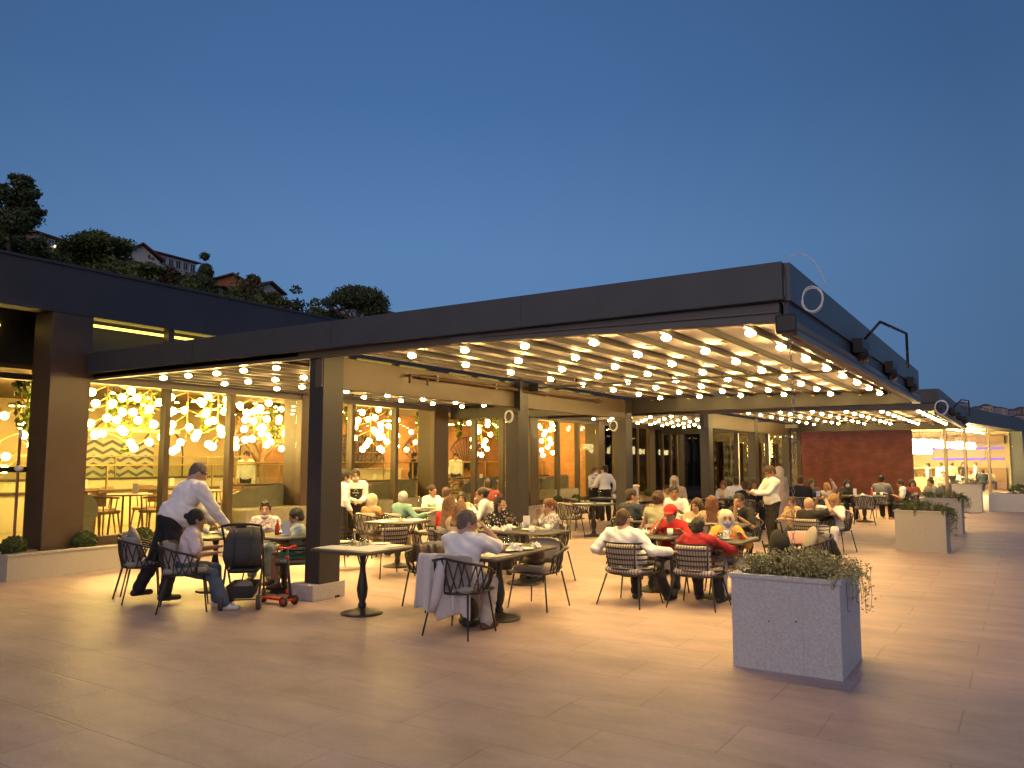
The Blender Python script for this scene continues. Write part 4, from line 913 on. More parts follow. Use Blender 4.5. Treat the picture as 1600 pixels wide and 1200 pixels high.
# ---- tableware
def ware(kind):
    if kind == 'plate':
        return tag(MB().lathe([(.05, 0), (.07, .004), (.12, .016), (.118, .019), (.07, .008), (0, .007)], 22).build('plate', M_CHINA), 'x', 'plate')
    if kind == 'glass':
        return tag(MB().lathe([(.030, 0), (.033, .01), (.036, .095), (.0335, .095), (.030, .012), (0, .01)], 14).build('drinking_glass', M_CLR), 'x', 'glass')
    if kind == 'upglass':
        b = MB().lathe([(.043, 0), (.044, .03), (.038, .06), (.03, .075), (0, .078)], 14); return tag(b.build('upturned_glass', glassmat('milky_glass', (.8, .8, .76), .1)), 'x', 'glass')
    if kind == 'mug':
        t = thing('mug', 'x', 'mug'); MB().lathe([(.036, 0), (.04, .005), (.04, .09), (.036, .09), (.036, .01), (0, .01)], 14).build('cup', M_CHINA, t)
        MB().tube([(.038, 0, .075), (.065, 0, .07), (.068, 0, .04), (.038, 0, .02)], .006, 6).build('handle', M_CHINA, t); return t
    if kind == 'menu':
        t = thing('menu_card', 'x', 'menu card'); MB().box(-.05, .05, -.004, .0, 0, .19).build('card', M_PAPER, t); MB().box(-.06, .06, -.03, .03, 0, .012).build('foot', M_WHITE, t)
        return t
    if kind == 'napkin':
        b = MB(); rr = random.Random(4); n = 9; vs = []
        for i in range(n):
            for j in range(n): e = 1-max(abs(i-4), abs(j-4))/4.6; vs.append(((i-4)*.016+rr.gauss(0, .006), (j-4)*.014+rr.gauss(0, .006), max(0, e*.055+rr.gauss(0, .014))))
        b.add(vs, [(i*n+j, i*n+j+1, (i+1)*n+j+1, (i+1)*n+j) for i in range(n-1) for j in range(n-1)], 0, False); return tag(b.build('napkin', M_PAPER), 'x', 'napkin')
    if kind == 'mat':
        return tag(MB().rbox(-.16, .16, -.22, .22, 0, .003, .01).build('placemat', M_PAPER), 'x', 'placemat')
    if kind == 'bowl':
        t = thing('salad_bowl', 'x', 'bowl'); MB().lathe([(.04, 0), (.09, .03), (.11, .06), (.105, .06), (.08, .035), (0, .02)], 18).build('bowl', M_CHINA, t)
        b = MB()
        for q in range(26): a = q*2.4; b.ball((.016*math.sqrt(q)*math.cos(a), .016*math.sqrt(q)*math.sin(a), .055+.02*math.cos(q)), (.025, .012, .012), 5, 4)
        tag(b.build('fries', mat('fries', (.75, .48, .08), .6), t), kind='stuff'); return t
    if kind == 'bottle':
        t = thing('sauce_bottle', 'x', 'bottle'); MB().lathe([(.03, 0), (.033, .01), (.033, .12), (.012, .16), (.012, .19), (0, .19)], 12).build('bottle', mat('red_sauce', (.55, .07, .03), .3), t)
        MB().lathe([(.014, .185), (.016, .2), (.01, .215), (0, .22)], 10).build('cap', M_WHITE, t); return t
    if kind == 'candle':
        t = thing('water_bottle', 'x', 'bottle'); MB().lathe([(.032, 0), (.034, .01), (.034, .15), (.013, .2), (.013, .23), (0, .23)], 12).build('bottle', M_CLR, t); MB().lathe([(.015, .225), (.015, .25), (0, .25)], 10).build('cap', M_WHITE, t); return t
WR = {}
wcount = {}
PLACE = ['near left corner', 'near right corner', 'far left corner', 'far right corner', 'middle', 'left edge', 'right edge', 'near edge', 'far edge']
def put(kind, tk, dx, dy, rz=0, desc=None):
    (x, y), q, a, tl = TABLES[tk]
    if kind not in WR:
        o = ware(kind); WR[kind] = Proto(o)
    # where it lies on its table as the viewer sees it
    v = V((dx, dy)); dep = v.dot(_c2); sd = v.x*CR.x+v.y*CR.y
    pl = ('near ' if dep < -.12 else 'far ' if dep > .12 else 'middle ')+('left' if sd < -.1 else 'right' if sd > .1 else 'centre')
    nm = dict(plate='white plate', glass='clear glass', upglass='upturned milky glass', mug='white mug', menu='white standing menu card', napkin='crumpled white napkin', mat='white paper placemat', bowl='white bowl of fries', bottle='red sauce bottle', candle='clear water bottle')[kind]
    key = (kind, tk, pl); wcount[key] = wcount.get(key, 0)+1
    pl2 = pl+('' if wcount[key] == 1 else ', '+['', '', 'second', 'third', 'fourth', 'fifth'][wcount[key]]+' one there')
    ca, sa = math.cos(R(a)), math.sin(R(a))
    WR[kind].put((x+dx*ca-dy*sa, y+dx*sa+dy*ca, .7515 if kind == 'mat' else .752), rz, f'{nm}, {pl2} of the {SHORT[tk]}', 'tableware on the terrace tables')
SHORT = dict(t1='table right of the footing', t2='white polo man\'s table', t3='table among slatted chairs', t4a='table below the bending waiter', t4b='table behind the stroller', t6='dotted dress woman\'s table',
 t5a='red cap table', t5b='blue mask table', tba='table behind the red cap', tbb='long table beside the phone waiter', t7='table below talking waiters', t8='bald man\'s table', t9='grey shirted man\'s table',
 tc='white shirts\' table', td='old man\'s table', tf='far table by the rear column', tg='far table before the bricks', tj='cream scarf person\'s table', tk='table near the two waiters')
put('mat', 't1', -.2, .2, .1); put('mat', 't1', -.16, -.18); put('mat', 't1', .2, -.12, 1.57); put('upglass', 't1', .12, .28); put('upglass', 't1', .16, .12); put('glass', 't1', -.02, .18); put('glass', 't1', .0, .02); put('plate', 't1', .3, .0)
put('mat', 't2', -.45, -.1); put('plate', 't2', -.35, .08); put('plate', 't2', -.1, -.12); put('napkin', 't2', .12, .12); put('napkin', 't2', .22, -.06, 1); put('napkin', 't2', .02, -.22, 2); put('glass', 't2', -.05, .2); put('glass', 't2', .35, .18); put('candle', 't2', .2, .24); put('plate', 't2', .5, .1)
for q in ('t3', 't7', 'tk'): put('mat', q, -.2, .15, 1.57); put('mat', q, .2, -.15, 1.57); put('plate', q, .2, .1); put('upglass', q, .05, .25); put('upglass', q, -.1, -.1)
put('menu', 't4b', -.1, -.12, 2.3); put('bottle', 't4b', -.1, .05); put('plate', 't4b', .15, .2); put('glass', 't4b', .1, -.1); put('plate', 't4a', .1, .1); put('plate', 't4a', .15, -.2); put('glass', 't4a', -.1, .2); put('mug', 't4a', -.05, -.2)
put('mug', 't6', -.3, .25); put('mug', 't6', .1, .2, 1); put('mug', 't6', -.35, -.1, 2); put('plate', 't6', .3, -.1); put('plate', 't6', -.1, .0); put('napkin', 't6', .35, .2); put('menu', 't6', .05, -.18, 2.2)
put('napkin', 't5a', .05, .0); put('napkin', 't5a', .1, .14, 1); put('glass', 't5a', .0, -.22); put('plate', 't5a', -.1, .25); put('plate', 't5a', .2, .3); put('mug', 't5a', -.05, -.3)
put('plate', 't5b', .1, .1); put('plate', 't5b', -.15, -.1); put('glass', 't5b', .05, -.25); put('napkin', 't5b', -.2, .25)
put('bowl', 'tba', -.2, .2); put('glass', 'tba', .1, .1); put('glass', 'tba', .0, -.1); put('mug', 'tba', .2, -.2); put('plate', 'tba', .25, .25)
put('plate', 'tbb', -.3, -.1); put('plate', 'tbb', .2, .1); put('glass', 'tbb', -.1, .1); put('candle', 'tbb', -.45, -.1); put('mug', 'tbb', .1, -.2); put('napkin', 'tbb', .35, .0)
put('glass', 't8', .1, .1); put('glass', 't8', -.1, -.15); put('plate', 't8', .2, -.2); put('menu', 't9', .2, .2, 2.2); put('bottle', 't9', -.2, -.1); put('mug', 't9', -.3, .1); put('plate', 't9', 0, 0)
put('candle', 'tc', .2, .1); put('candle', 'tc', -.1, .2); put('plate', 'tc', -.3, 0); put('mug', 'tc', .3, -.2); put('menu', 'tc', .4, .2, 2.2); put('candle', 'td', .1, .1); put('mug', 'td', -.2, .1); put('plate', 'td', .1, -.2)
put('bowl', 'tf', -.3, .2); put('menu', 'tf', .2, .1, 2.2); put('plate', 'tf', .1, -.2); put('plate', 'tg', .2, .1); put('menu', 'tg', -.3, .0, 2.2); put('candle', 'tj', .4, .1); put('plate', 'tj', -.2, .1); put('mug', 'tj', .1, -.2); put('plate', 'tj', .3, .2)

rw = random.Random(9)
for q in ('t5a', 't5b', 'tba', 'tbb', 't6', 'tc', 'td', 'tj', 'tf', 'tg', 't9', 't4a', 't2'):
    hw_ = dict(l=(.6, .25), m=(.45, .28), q=(.3, .3))[TABLES[q][1]]
    for k_ in ('glass', 'plate', 'mug', 'glass', 'napkin'): put(k_, q, rw.uniform(-hw_[0], hw_[0]), rw.uniform(-hw_[1], hw_[1]), rw.uniform(0, 6))
# ---- empty chairs
EC = [  # proto, x, y, heading, label
 (ROPE, 6.35, 9.95, -25, 'empty rope chair with grey cushion, leftmost of all the chairs'),
 (ROPE, 6.02, 9.42, -20, 'empty rope chair behind the bending waiter, second from the left'),
 (ROPE, 8.3, 4.98, 180, 'empty rope chair with a dark bag on it, right of the table with crumpled napkins'),
 (ROPE, 7.62, 6.05, 70, 'rope chair with a brown padded coat thrown over it'),
 (BAND, 9.35, 9.35, -20, 'empty slatted chair with pale cushion just right of the nearest pergola column'),
 (BAND, 9.3, 8.25, 70, 'empty slatted chair seen from behind, under the set table'),
 (BAND, 10.35, 7.55, 160, 'empty slatted chair turned left toward the set table'),
 (ROPE, 11.4, 9.0, 190, 'empty rope chair on the far side of the set table'),
 (ROPE, 15.95, 8.75, -10, 'empty rope chair seen from behind at the table below the talking waiters'),
 (BAND, 17.0, 7.65, 100, 'empty slatted chair right of the table below the talking waiters'),
 (ROPE, 11.0, 2.45, 120, 'rope chair with a pink cloth and a grey cushion behind the large planter'),
 (ROPE, 23.6, 3.75, 10, 'dark rope chair seen from behind at the table before the brick wall'),
 (BAND, 23.0, 4.75, -10, 'dark slatted chair left of the table before the brick wall'),
 (ROPE, 9.2, 6.9, -60, 'rope chair at the left end of the mug table, beside the blonde in red'),
 (ROPE, 17.9, 9.6, -20, 'rope chair with rounded grey back beside the second pergola column'),
 (ROPE, 20.0, 7.6, -60, 'rope chair beside the table with the yellow bowl'),
]
for p, x, y, h, lab in EC: p.put((x, y, 0), R(h), lab, 'rope tub chairs on the terrace' if p is ROPE else 'slatted tub chairs on the terrace')
# loose cushions on the two left chairs
for x, y, h, lab in ((6.3, 9.95, -25, 'grey cushion standing in the leftmost rope chair'), (5.98, 9.42, -20, 'grey cushion standing in the rope chair behind the bending waiter'), (10.98, 2.48, 120, 'grey cushion in the rope chair behind the large planter')):
    b = MB(); b.ball((0, 0, .20), (.055, .20, .20), 16, 10); o = b.build('loose_cushion', M_CUSH); o.location = (x, y, .50); o.rotation_euler = (0, R(-18), R(h)); tag(o, lab, 'cushion')
def drape(name, label, w, profile, m, loc, rz, folds=5, amp=.02, hem=.03, seed=1):
    """cloth hung over a rail: profile is a list of (x, z) from inside to the outer hem"""
    rr = random.Random(seed); n = 44; vs = []; L_ = len(profile); ph = rr.uniform(0, 6)
    for j, (x, z) in enumerate(profile):
        t_ = j/(L_-1)
        for i in range(n+1):
            u_ = i/n; y = (u_-.5)*w*(1+.10*t_); e = amp*t_*1.3*(math.sin(u_*folds*6.28+ph+t_)+.5*math.sin(u_*folds*11+ph*2+2*t_))
            bend = -.10*(2*u_-1)**2
            vs.append((x-e-bend*.55, y+.25*e, z+(hem*math.sin(u_*9+ph)+.05*(u_ > .62)-.03*(u_ < .2))*t_**3))
    b = MB(); k = n+1; b.add(vs, [(j*k+i, j*k+i+1, (j+1)*k+i+1, (j+1)*k+i) for j in range(L_-1) for i in range(n)], 0, True)
    o = b.build(name, m); o.location = loc; o.rotation_euler.z = rz; s = o.modifiers.new('t', 'SOLIDIFY'); s.thickness = .012; s2 = o.modifiers.new('s', 'SUBSURF'); s2.levels = 1; s2.render_levels = 1
    return tag(o, label, 'jacket' if 'jacket' in name else 'cloth')
M_JKT = mat('grey_wool', (.58, .52, .49), .95, noise=.05, nscale=30)
prof = [(-.16, .62), (-.20, .70), (-.25, .775), (-.30, .815), (-.345, .80), (-.375, .74), (-.39, .66), (-.405, .56), (-.415, .46), (-.425, .36), (-.43, .27), (-.435, .20)]
drape('draped_jacket', 'light grey jacket hanging over the back of the nearest chair', .52, prof, M_JKT, (6.74, 5.14, 0), R(30), 4, .024, .03, 2)
sl_ = MB(); sl_.tube([(-.40, .0, .78), (-.45, .03, .60), (-.47, .06, .42), (-.465, .10, .27)], [.05, .055, .05, .04], 12); o = sl_.build('sleeve', M_JKT); o.parent = bpy.data.objects['draped_jacket']
prof2 = [(.05, .55), (-.1, .60), (-.22, .72), (-.30, .80), (-.37, .78), (-.41, .66), (-.43, .54), (-.44, .45)]
drape('draped_jacket', 'brown padded coat thrown over a rope chair left of the man in the white polo', .62, prof2, mat('brown_coat', (.11, .075, .05), .6, noise=.2, nscale=10, bump=.4, bscale=25), (7.55, 6.0, 0), R(60), 6, .04, .03, 5)
drape('draped_cloth', 'pink cloth over the chair behind the large planter', .34, [(-.16, .62), (-.25, .775), (-.30, .80), (-.36, .78), (-.38, .70), (-.39, .58)], mat('pink_cloth', (.55, .30, .28), .9), (11.0, 2.5, 0), R(200), 3, .01, .01, 3)
# bags
def bag(label, loc, s, m, rz=0):
    t = thing('handbag', label, 'bag', loc, rz); b = MB(); b.ball((0, 0, .13*s), (.16*s, .09*s, .14*s), 14, 9); b.ball((0, 0, .05*s), (.17*s, .10*s, .06*s), 14, 7); b.build('body', m, t)
    MB().tube([(-.1*s, 0, .22*s), (-.07*s, .02, .34*s), (.07*s, .02, .34*s), (.1*s, 0, .22*s)], .009*s, 7).build('strap', m, t)
M_BAG = mat('black_leather', (.02, .018, .016), .4)
bag('black handbag on the ground under the man in the white polo', (7.0, 5.05, 0), 1.2, M_BAG, .5)
bag('brown bag on the seat of the rope chair beside the crumpled napkins', (8.28, 5.02, .5), 1.0, mat('brown_leather', (.12, .07, .04), .5), 1.3)
bag('black furry bag on the chair right of the blue masked person', (10.75, 2.75, .5), 1.3, mat('black_fur', (.012, .012, .014), .9), .6)
bag('black bag hanging at the side of the bald man', (16.0, 3.15, .45), 1.0, M_BAG, .6)

# ---- stroller seen from behind
def stroller():
    t = thing('stroller', 'black folding stroller with a grey hood, parked beside the woman in pink', 'stroller', (6.45, 8.02, 0), R(43))
    for sx_, sy_, r in ((-.30, .21, .085), (-.30, -.21, .085), (.34, .19, .075), (.34, -.19, .075)):
        w_ = MB().lathe([(r, -.022), (r+.006, 0), (r, .022)], 20, (0, 0, 0), axis=Matrix.Rotation(R(90), 3, 'X')); w_ = w_.build('wheel', mat('tyre_rubber', (.05, .045, .04), .8), t, (sx_, sy_, r+.002))
        MB().lathe([(r*.55, -.026), (r*.3, -.03), (r*.3, .03), (r*.55, .026)], 12, axis=Matrix.Rotation(R(90), 3, 'X')).build('hub', M_GREYM, w_)
    f = MB()
    for s in (1, -1):
        f.tube([(.34, s*.19, .09), (.10, s*.21, .42), (-.22, s*.22, .86), (-.36, s*.22, .98)], .013, 7)
        f.tube([(-.30, s*.21, .10), (-.05, s*.21, .48), (.02, s*.21, .60)], .013, 7)
        f.tube([(-.30, s*.21, .10), (.30, s*.19, .13)], .009, 6)
    f.tube([(-.36, -.22, .98), (-.40, -.12, 1.0), (-.40, .12, 1.0), (-.36, .22, .98)], .016, 8); f.tube([(-.30, .21, .12), (-.30, -.21, .12)], .009, 6)
    f.build('frame', M_BLACK, t)
    mf = mat('charcoal_cloth', (.045, .047, .05), .85, noise=.15, nscale=40); vs = []; n = 14; prof = [(.18, .42, .19), (.02, .46, .2), (-.14, .50, .21), (-.25, .58, .215), (-.28, .68, .22), (-.25, .78, .215), (-.17, .88, .205), (-.05, .935, .195), (.10, .93, .19), (.20, .88, .18)]
    for x, z, hw in prof:
        for i in range(n+1): a = math.pi*i/n; vs.append((x+.07*(1-math.sin(a))**1.0, -hw*math.cos(a), z-.10*(1-math.sin(a)**.6)*(z > .6)))
    k = n+1; h = MB().add(vs, [(j*k+i, j*k+i+1, (j+1)*k+i+1, (j+1)*k+i) for j in range(len(prof)-1) for i in range(n)], 0, True).build('hood', mf, t); s_ = h.modifiers.new('t', 'SOLIDIFY'); s_.thickness = .012
    MB().tube([(-.26+.03, -.09, .52), (-.293+.0, -.09, .68), (-.255, -.09, .80), (-.15, -.085, .91)], .004, 4).tube([(-.26+.03, .09, .52), (-.293, .09, .68), (-.255, .09, .80), (-.15, .085, .91)], .004, 4).build('seam', M_BLACK, t)
    MB().rbox(-.14, .20, -.18, .18, .40, .47, .05).build('seat', M_BLACK, t, bevel=.01)
    b = MB(); ring = lambda g, z: [(-.26+g, -.17+g, z), (.28-g, -.16+g, z), (.28-g, .16-g, z), (-.26+g, .17-g, z)]
    vs = ring(.04, .12)+ring(0, .27); b.add(vs, [(0, 1, 2, 3), (0, 4, 5, 1), (1, 5, 6, 2), (2, 6, 7, 3), (3, 7, 4, 0)]).build('basket', M_ROPE, t)
    MB().ball((-.05, 0, .24), (.17, .11, .07), 10, 6).build('blanket', mat('grey_blanket', (.2, .19, .19), .9), t)
    MB().rbox(-.385, -.355, -.06, .06, .955, 1.02, .01).build('handle_grip', M_ROPE, t)
stroller()
def scooter():
    t = thing('scooter', 'red and black child scooter leaning beside the stroller', 'scooter', (6.74, 7.78, 0), R(-88)); mr_ = mat('red_plastic', (.55, .02, .015), .35)
    MB().rbox(-.22, .24, -.055, .055, .055, .08, .04).build('deck', mr_, t, bevel=.006)
    MB().tube([(.20, 0, .07), (.24, 0, .12), (.20, 0, .40), (.17, 0, .68)], [.028, .02, .016, .014], 8).build('steering_column', M_BLACK, t)
    MB().tube([(.21, 0, .13), (.195, 0, .19)], .03, 8).tube([(.172, 0, .55), (.169, 0, .59)], .026, 8).build('clamp', mr_, t)
    MB().tube([(.165, -.13, .69), (.17, 0, .68), (.165, .13, .69)], .014, 8).build('handlebar', mr_, t)
    for s in (1, -1): MB().tube([(.165, s*.08, .687), (.165, s*.14, .69)], .02, 8).build('grip', mr_, t)
    for x, y, r in ((.22, .09, .06), (.22, -.09, .06), (-.23, 0, .045)):
        w_ = MB().lathe([(r, -.014), (r+.003, 0), (r, .014)], 18, (0, 0, 0), axis=Matrix.Rotation(R(90), 3, 'X')).build('wheel', M_BLACK, t, (x, y, r)); MB().lathe([(r*.55, -.017), (r*.55, .017)], 10, axis=Matrix.Rotation(R(90), 3, 'X')).build('hub', mr_, w_)
    MB().tube([(.22, -.09, .06), (.22, .09, .06)], .008, 6).build('axle', mr_, t)
scooter()
# ---- waiter desk and board, bin-like stands
t = thing('waiter_station', 'white waiter station with menus beside the second row column', 'stand', (22.3, 10.2, 0), R(-57)); MB().rbox(-.3, .3, -.25, .25, 0, .95, .02).build('cabinet', M_WHITE, t); MB().box(-.34, .34, -.28, .28, .95, 1.0).build('top', M_CREAM, t); MB().box(-.2, .0, -.15, .1, 1.0, 1.05).build('menus', M_PAPER, t)
t = thing('menu_board', 'white clipboard sign standing left of the nearest pergola column', 'sign', (9.6, 10.05, 0), R(-150)); MB().box(-.01, .01, -.15, .15, .95, 1.32).build('board', M_PAPER, t); MB().tube([(0, 0, 0), (0, 0, 1.0)], .014, 6).build('post', M_BLACK, t); MB().tube([(-.12, -.1, 0), (.12, .1, 0)], .012, 5).tube([(-.12, .1, 0), (.12, -.1, 0)], .012, 5).build('foot', M_BLACK, t); MB().tube([(0, -.04, 1.32), (0, 0, 1.36), (0, .04, 1.32)], .01, 6).build('clip', M_BLACK, t)

# ================================================================== DINING ROOM FURNITURE
k = 0
for x, y in ((8.55, 14.0), (10.6, 14.2), (13.9, 14.1), (18.0, 14.2), (20.3, 14.4), (22.5, 14.3), (4.6, 15.2), (14.0, 17.4), (9.6, 17.6), (11.6, 17.4), (18.6, 17.3), (22.0, 17.3)):
    k += 1
    t = thing('cafe_table', f'round wooden dining room table with white cups, {ORD[k-1]} of the indoor tables', 'table', (x, y, FL), 0, 'round tables inside the dining room')
    MB().lathe([(.0, .72), (.43, .72), (.45, .735), (.43, .75), (0, .75)], 26).build('table_top', M_WOOD, t)
    for a in (45, 135, 225, 315): MB().tube([(.3*math.cos(R(a)), .3*math.sin(R(a)), 0), (.25*math.cos(R(a)), .25*math.sin(R(a)), .72)], .018, 6).build('leg', M_WOOD, t)
    t['label'] = f'round wooden table inside the dining room {["behind the left glass bay", "behind the second glass bay", "right of the nearest pergola column", "behind the middle glass bays", "behind the middle glass bays, farther", "behind the right glass bays", "behind the recessed glass at the left edge", "behind the low wall, centre", "behind the low wall, far left", "behind the low wall, left", "behind the long low wall", "behind the long low wall, right end"][k-1]}'
    WR['menu'].put((x+.1, y-.1, FL+.752), 2.3, f'white menu card on the indoor table {["behind the left glass bay", "behind the second glass bay", "right of the nearest column", "behind the middle bays", "farther behind the middle bays", "behind the right bays", "at the left edge of the photo", "behind the low wall, centre", "behind the low wall, far left", "behind the low wall, left", "behind the long low wall", "at the right end of the long low wall"][k-1]}', 'menu cards in the dining room')
    for j, a in enumerate((200, 290, 20, 110)):
        if k > 7 and j > 1: continue
        WOODC.put((x+.62*math.cos(R(a)), y+.62*math.sin(R(a)), FL), R(a+180+random.uniform(-12, 12)), f'wooden chair {["left of", "nearest the glass at", "right of", "behind"][j]} the indoor table {["behind the left glass bay", "behind the second glass bay", "right of the nearest column", "behind the middle bays", "farther behind the middle bays", "behind the right bays", "at the left photo edge", "behind the low wall, centre", "behind the low wall, far left", "behind the low wall, left", "behind the long low wall", "at the right end of that wall"][k-1]}', 'wooden chairs in the dining room')
def sofa(label, x, y, rz, w):
    t = thing('booth_sofa', label, 'sofa', (x, y, FL), R(rz), 'booth sofas in the dining room')
    MB().rbox(0, w, 0, .75, 0, .42, .06).build('seat', M_SOFA, t, bevel=.02)
    b = MB(); pr = [(0, .42), (w, .42), (w, .55), (w*.93, .66), (w*.8, .74), (w*.1, .84), (0, .8)]
    b.add([(x_, 0, z_) for x_, z_ in pr]+[(x_, .2, z_) for x_, z_ in pr], [tuple(range(7)), tuple(range(13, 6, -1))]+[(i, (i+1) % 7+0, (i+1) % 7+7, i+7) for i in range(7)]); b.build('backrest', M_SOFA, t, bevel=.03)
sofa('small grey green booth sofa at the left edge of the leftmost window bay', 7.15, 13.5, 0, .55)
sofa('grey green curved booth sofa in the third window bay', 11.9, 13.5, 178, 1.6)
sofa('grey green booth sofa with a sloping back right of the nearest column', 16.1, 13.6, 178, 1.9)
sofa('pale booth sofa behind the central glass bays', 19.9, 13.6, 178, 1.6)
sofa('booth sofa behind the right glass bays', 24.4, 13.6, 178, 1.8)
sofa('dark green booth sofa behind the recessed glass at the left edge', 6.4, 14.7, 178, 3.4)
# ================================================================== PEOPLE
class Field:
    """signed distance field of soft-blended primitives, polygonised with surface nets on a rectilinear grid"""
    def __init__(s): s.p = []; s.sub = []; s.clip = []; s.noise = 0; s.fine = None
    def cap(s, a, b, ra, rb=None, k=.03): s.p.append(('c', np.array(a, float), np.array(b, float), ra, ra if rb is None else rb, k)); return s
    def ell(s, c, r, R_=None, k=.03): s.p.append(('e', np.array(c, float), np.array(r, float), np.eye(3) if R_ is None else np.array(R_), 0, k)); return s
    def cut(s, c, r, R_=None): s.sub.append((np.array(c, float), np.array(r, float), np.eye(3) if R_ is None else np.array(R_))); return s
    def plane(s, p, n): s.clip.append((np.array(p, float), np.array(n, float))); return s
    @staticmethod
    def _ell(P, c, r, R_):
        q = (P-c) @ R_.T; k0 = np.sqrt(((q/r)**2).sum(-1))+1e-9; k1 = np.sqrt(((q/r**2)**2).sum(-1))+1e-9; return k0*(k0-1)/k1
    def mesh(s, h):
        lo = np.full(3, 1e9); hi = -lo
        for t in s.p:
            if t[0] == 'c': a = np.minimum(t[1]-t[3], t[2]-t[4]); b = np.maximum(t[1]+t[3], t[2]+t[4])
            else: m_ = t[2].max(); a = t[1]-m_; b = t[1]+m_
            lo = np.minimum(lo, a); hi = np.maximum(hi, b)
        lo -= 2.5*h; hi += 2.5*h; ax = []
        for i in range(3):
            c = [lo[i]]
            while c[-1] < hi[i]:
                st = h
                if s.fine and s.fine[0][i] < c[-1] < s.fine[1][i]: st = s.fine[2]
                c.append(c[-1]+st)
            ax.append(np.array(c))
        D = np.full([len(a) for a in ax], 10.0, np.float32)
        for t in s.p:
            k = t[5]; m = k+.02
            if t[0] == 'c': a = np.minimum(t[1]-t[3], t[2]-t[4])-m; b = np.maximum(t[1]+t[3], t[2]+t[4])+m
            else: e = np.abs(t[3].T) @ t[2]; a = t[1]-e-m; b = t[1]+e+m
            sl = [slice(max(0, np.searchsorted(ax[i], a[i])-1), min(len(ax[i]), np.searchsorted(ax[i], b[i])+1)) for i in range(3)]
            P = np.stack(np.meshgrid(*[ax[i][sl[i]] for i in range(3)], indexing='ij'), -1)
            if t[0] == 'c':
                ab = t[2]-t[1]; L2 = (ab*ab).sum()+1e-12; u = np.clip(((P-t[1]) @ ab)/L2, 0, 1); d = np.sqrt(((P-t[1]-u[..., None]*ab)**2).sum(-1))-(t[3]+(t[4]-t[3])*u)
            else: d = s._ell(P, t[1], t[2], t[3])
            o = D[sl[0], sl[1], sl[2]]; hh = np.clip(.5+.5*(o-d)/k, 0, 1); D[sl[0], sl[1], sl[2]] = o+(d-o)*hh-k*hh*(1-hh)
        if s.sub or s.clip or s.noise:
            P = np.stack(np.meshgrid(*ax, indexing='ij'), -1)
            if s.noise:
                x, y, z = P[..., 0], P[..., 1], P[..., 2]; f = s.noise; q_ = PEOPLE*1.7
                D += f*(np.sin(24*x+19*z+3*np.sin(9*y+7*z+q_)+q_)*np.sin(21*y-15*z+2.5*np.sin(11*x+q_))+.55*np.sin(58*z+26*x-31*y+2*np.sin(14*x+q_)))
            for c, r, R_ in s.sub: D = np.maximum(D, -s._ell(P, c, r, R_))
            for p, n in s.clip: D = np.maximum(D, (P-p) @ n)
        I = D < 0; C = np.stack([I[dx:D.shape[0]-1+dx, dy:D.shape[1]-1+dy, dz:D.shape[2]-1+dz] for dx in (0, 1) for dy in (0, 1) for dz in (0, 1)], -1)
        n = C.sum(-1); act = (n > 0) & (n < 8); idx = np.argwhere(act); ids = -np.ones(act.shape, int); ids[act] = np.arange(len(idx))
        off = np.array([(dx, dy, dz) for dx in (0, 1) for dy in (0, 1) for dz in (0, 1)])
        vals = np.stack([D[idx[:, 0]+o[0], idx[:, 1]+o[1], idx[:, 2]+o[2]] for o in off], -1)
        acc = np.zeros((len(idx), 3)); cnt = np.zeros(len(idx))
        for a in range(8):
            for b in range(a+1, 8):
                if abs(off[a]-off[b]).sum() != 1: continue
                va, vb = vals[:, a], vals[:, b]; m = (va < 0) != (vb < 0); t = np.where(m, va/(va-vb+1e-12), 0)
                acc += np.where(m[:, None], off[a]+(off[b]-off[a])*t[:, None], 0); cnt += m
        pos = idx+acc/np.maximum(cnt, 1)[:, None]; Vv = np.stack([np.interp(pos[:, i], np.arange(len(ax[i])), ax[i]) for i in range(3)], -1)
        F = []
        for d_ in range(3):
            e1, e2 = [(1, 2), (2, 0), (0, 1)][d_]; sh = list(D.shape); s0 = [slice(0, sh[i]) for i in range(3)]; s1 = list(s0)
            s0[d_] = slice(0, sh[d_]-1); s1[d_] = slice(1, sh[d_]); a, b = I[tuple(s0)], I[tuple(s1)]; w = np.argwhere(a != b)
            w = w[(w[:, e1] > 0) & (w[:, e2] > 0) & (w[:, e1] < sh[e1]-1) & (w[:, e2] < sh[e2]-1)]
            if not len(w): continue
            ins = a[w[:, 0], w[:, 1], w[:, 2]]; q = []
            for o1, o2 in ((-1, -1), (0, -1), (0, 0), (-1, 0)):
                g = w.copy(); g[:, e1] += o1; g[:, e2] += o2; q.append(ids[g[:, 0], g[:, 1], g[:, 2]])
            q = np.stack(q, -1); q[~ins] = q[~ins][:, ::-1]; F.append(q)
        F = np.concatenate(F); F = F[(F >= 0).all(1)]
        return Vv, F
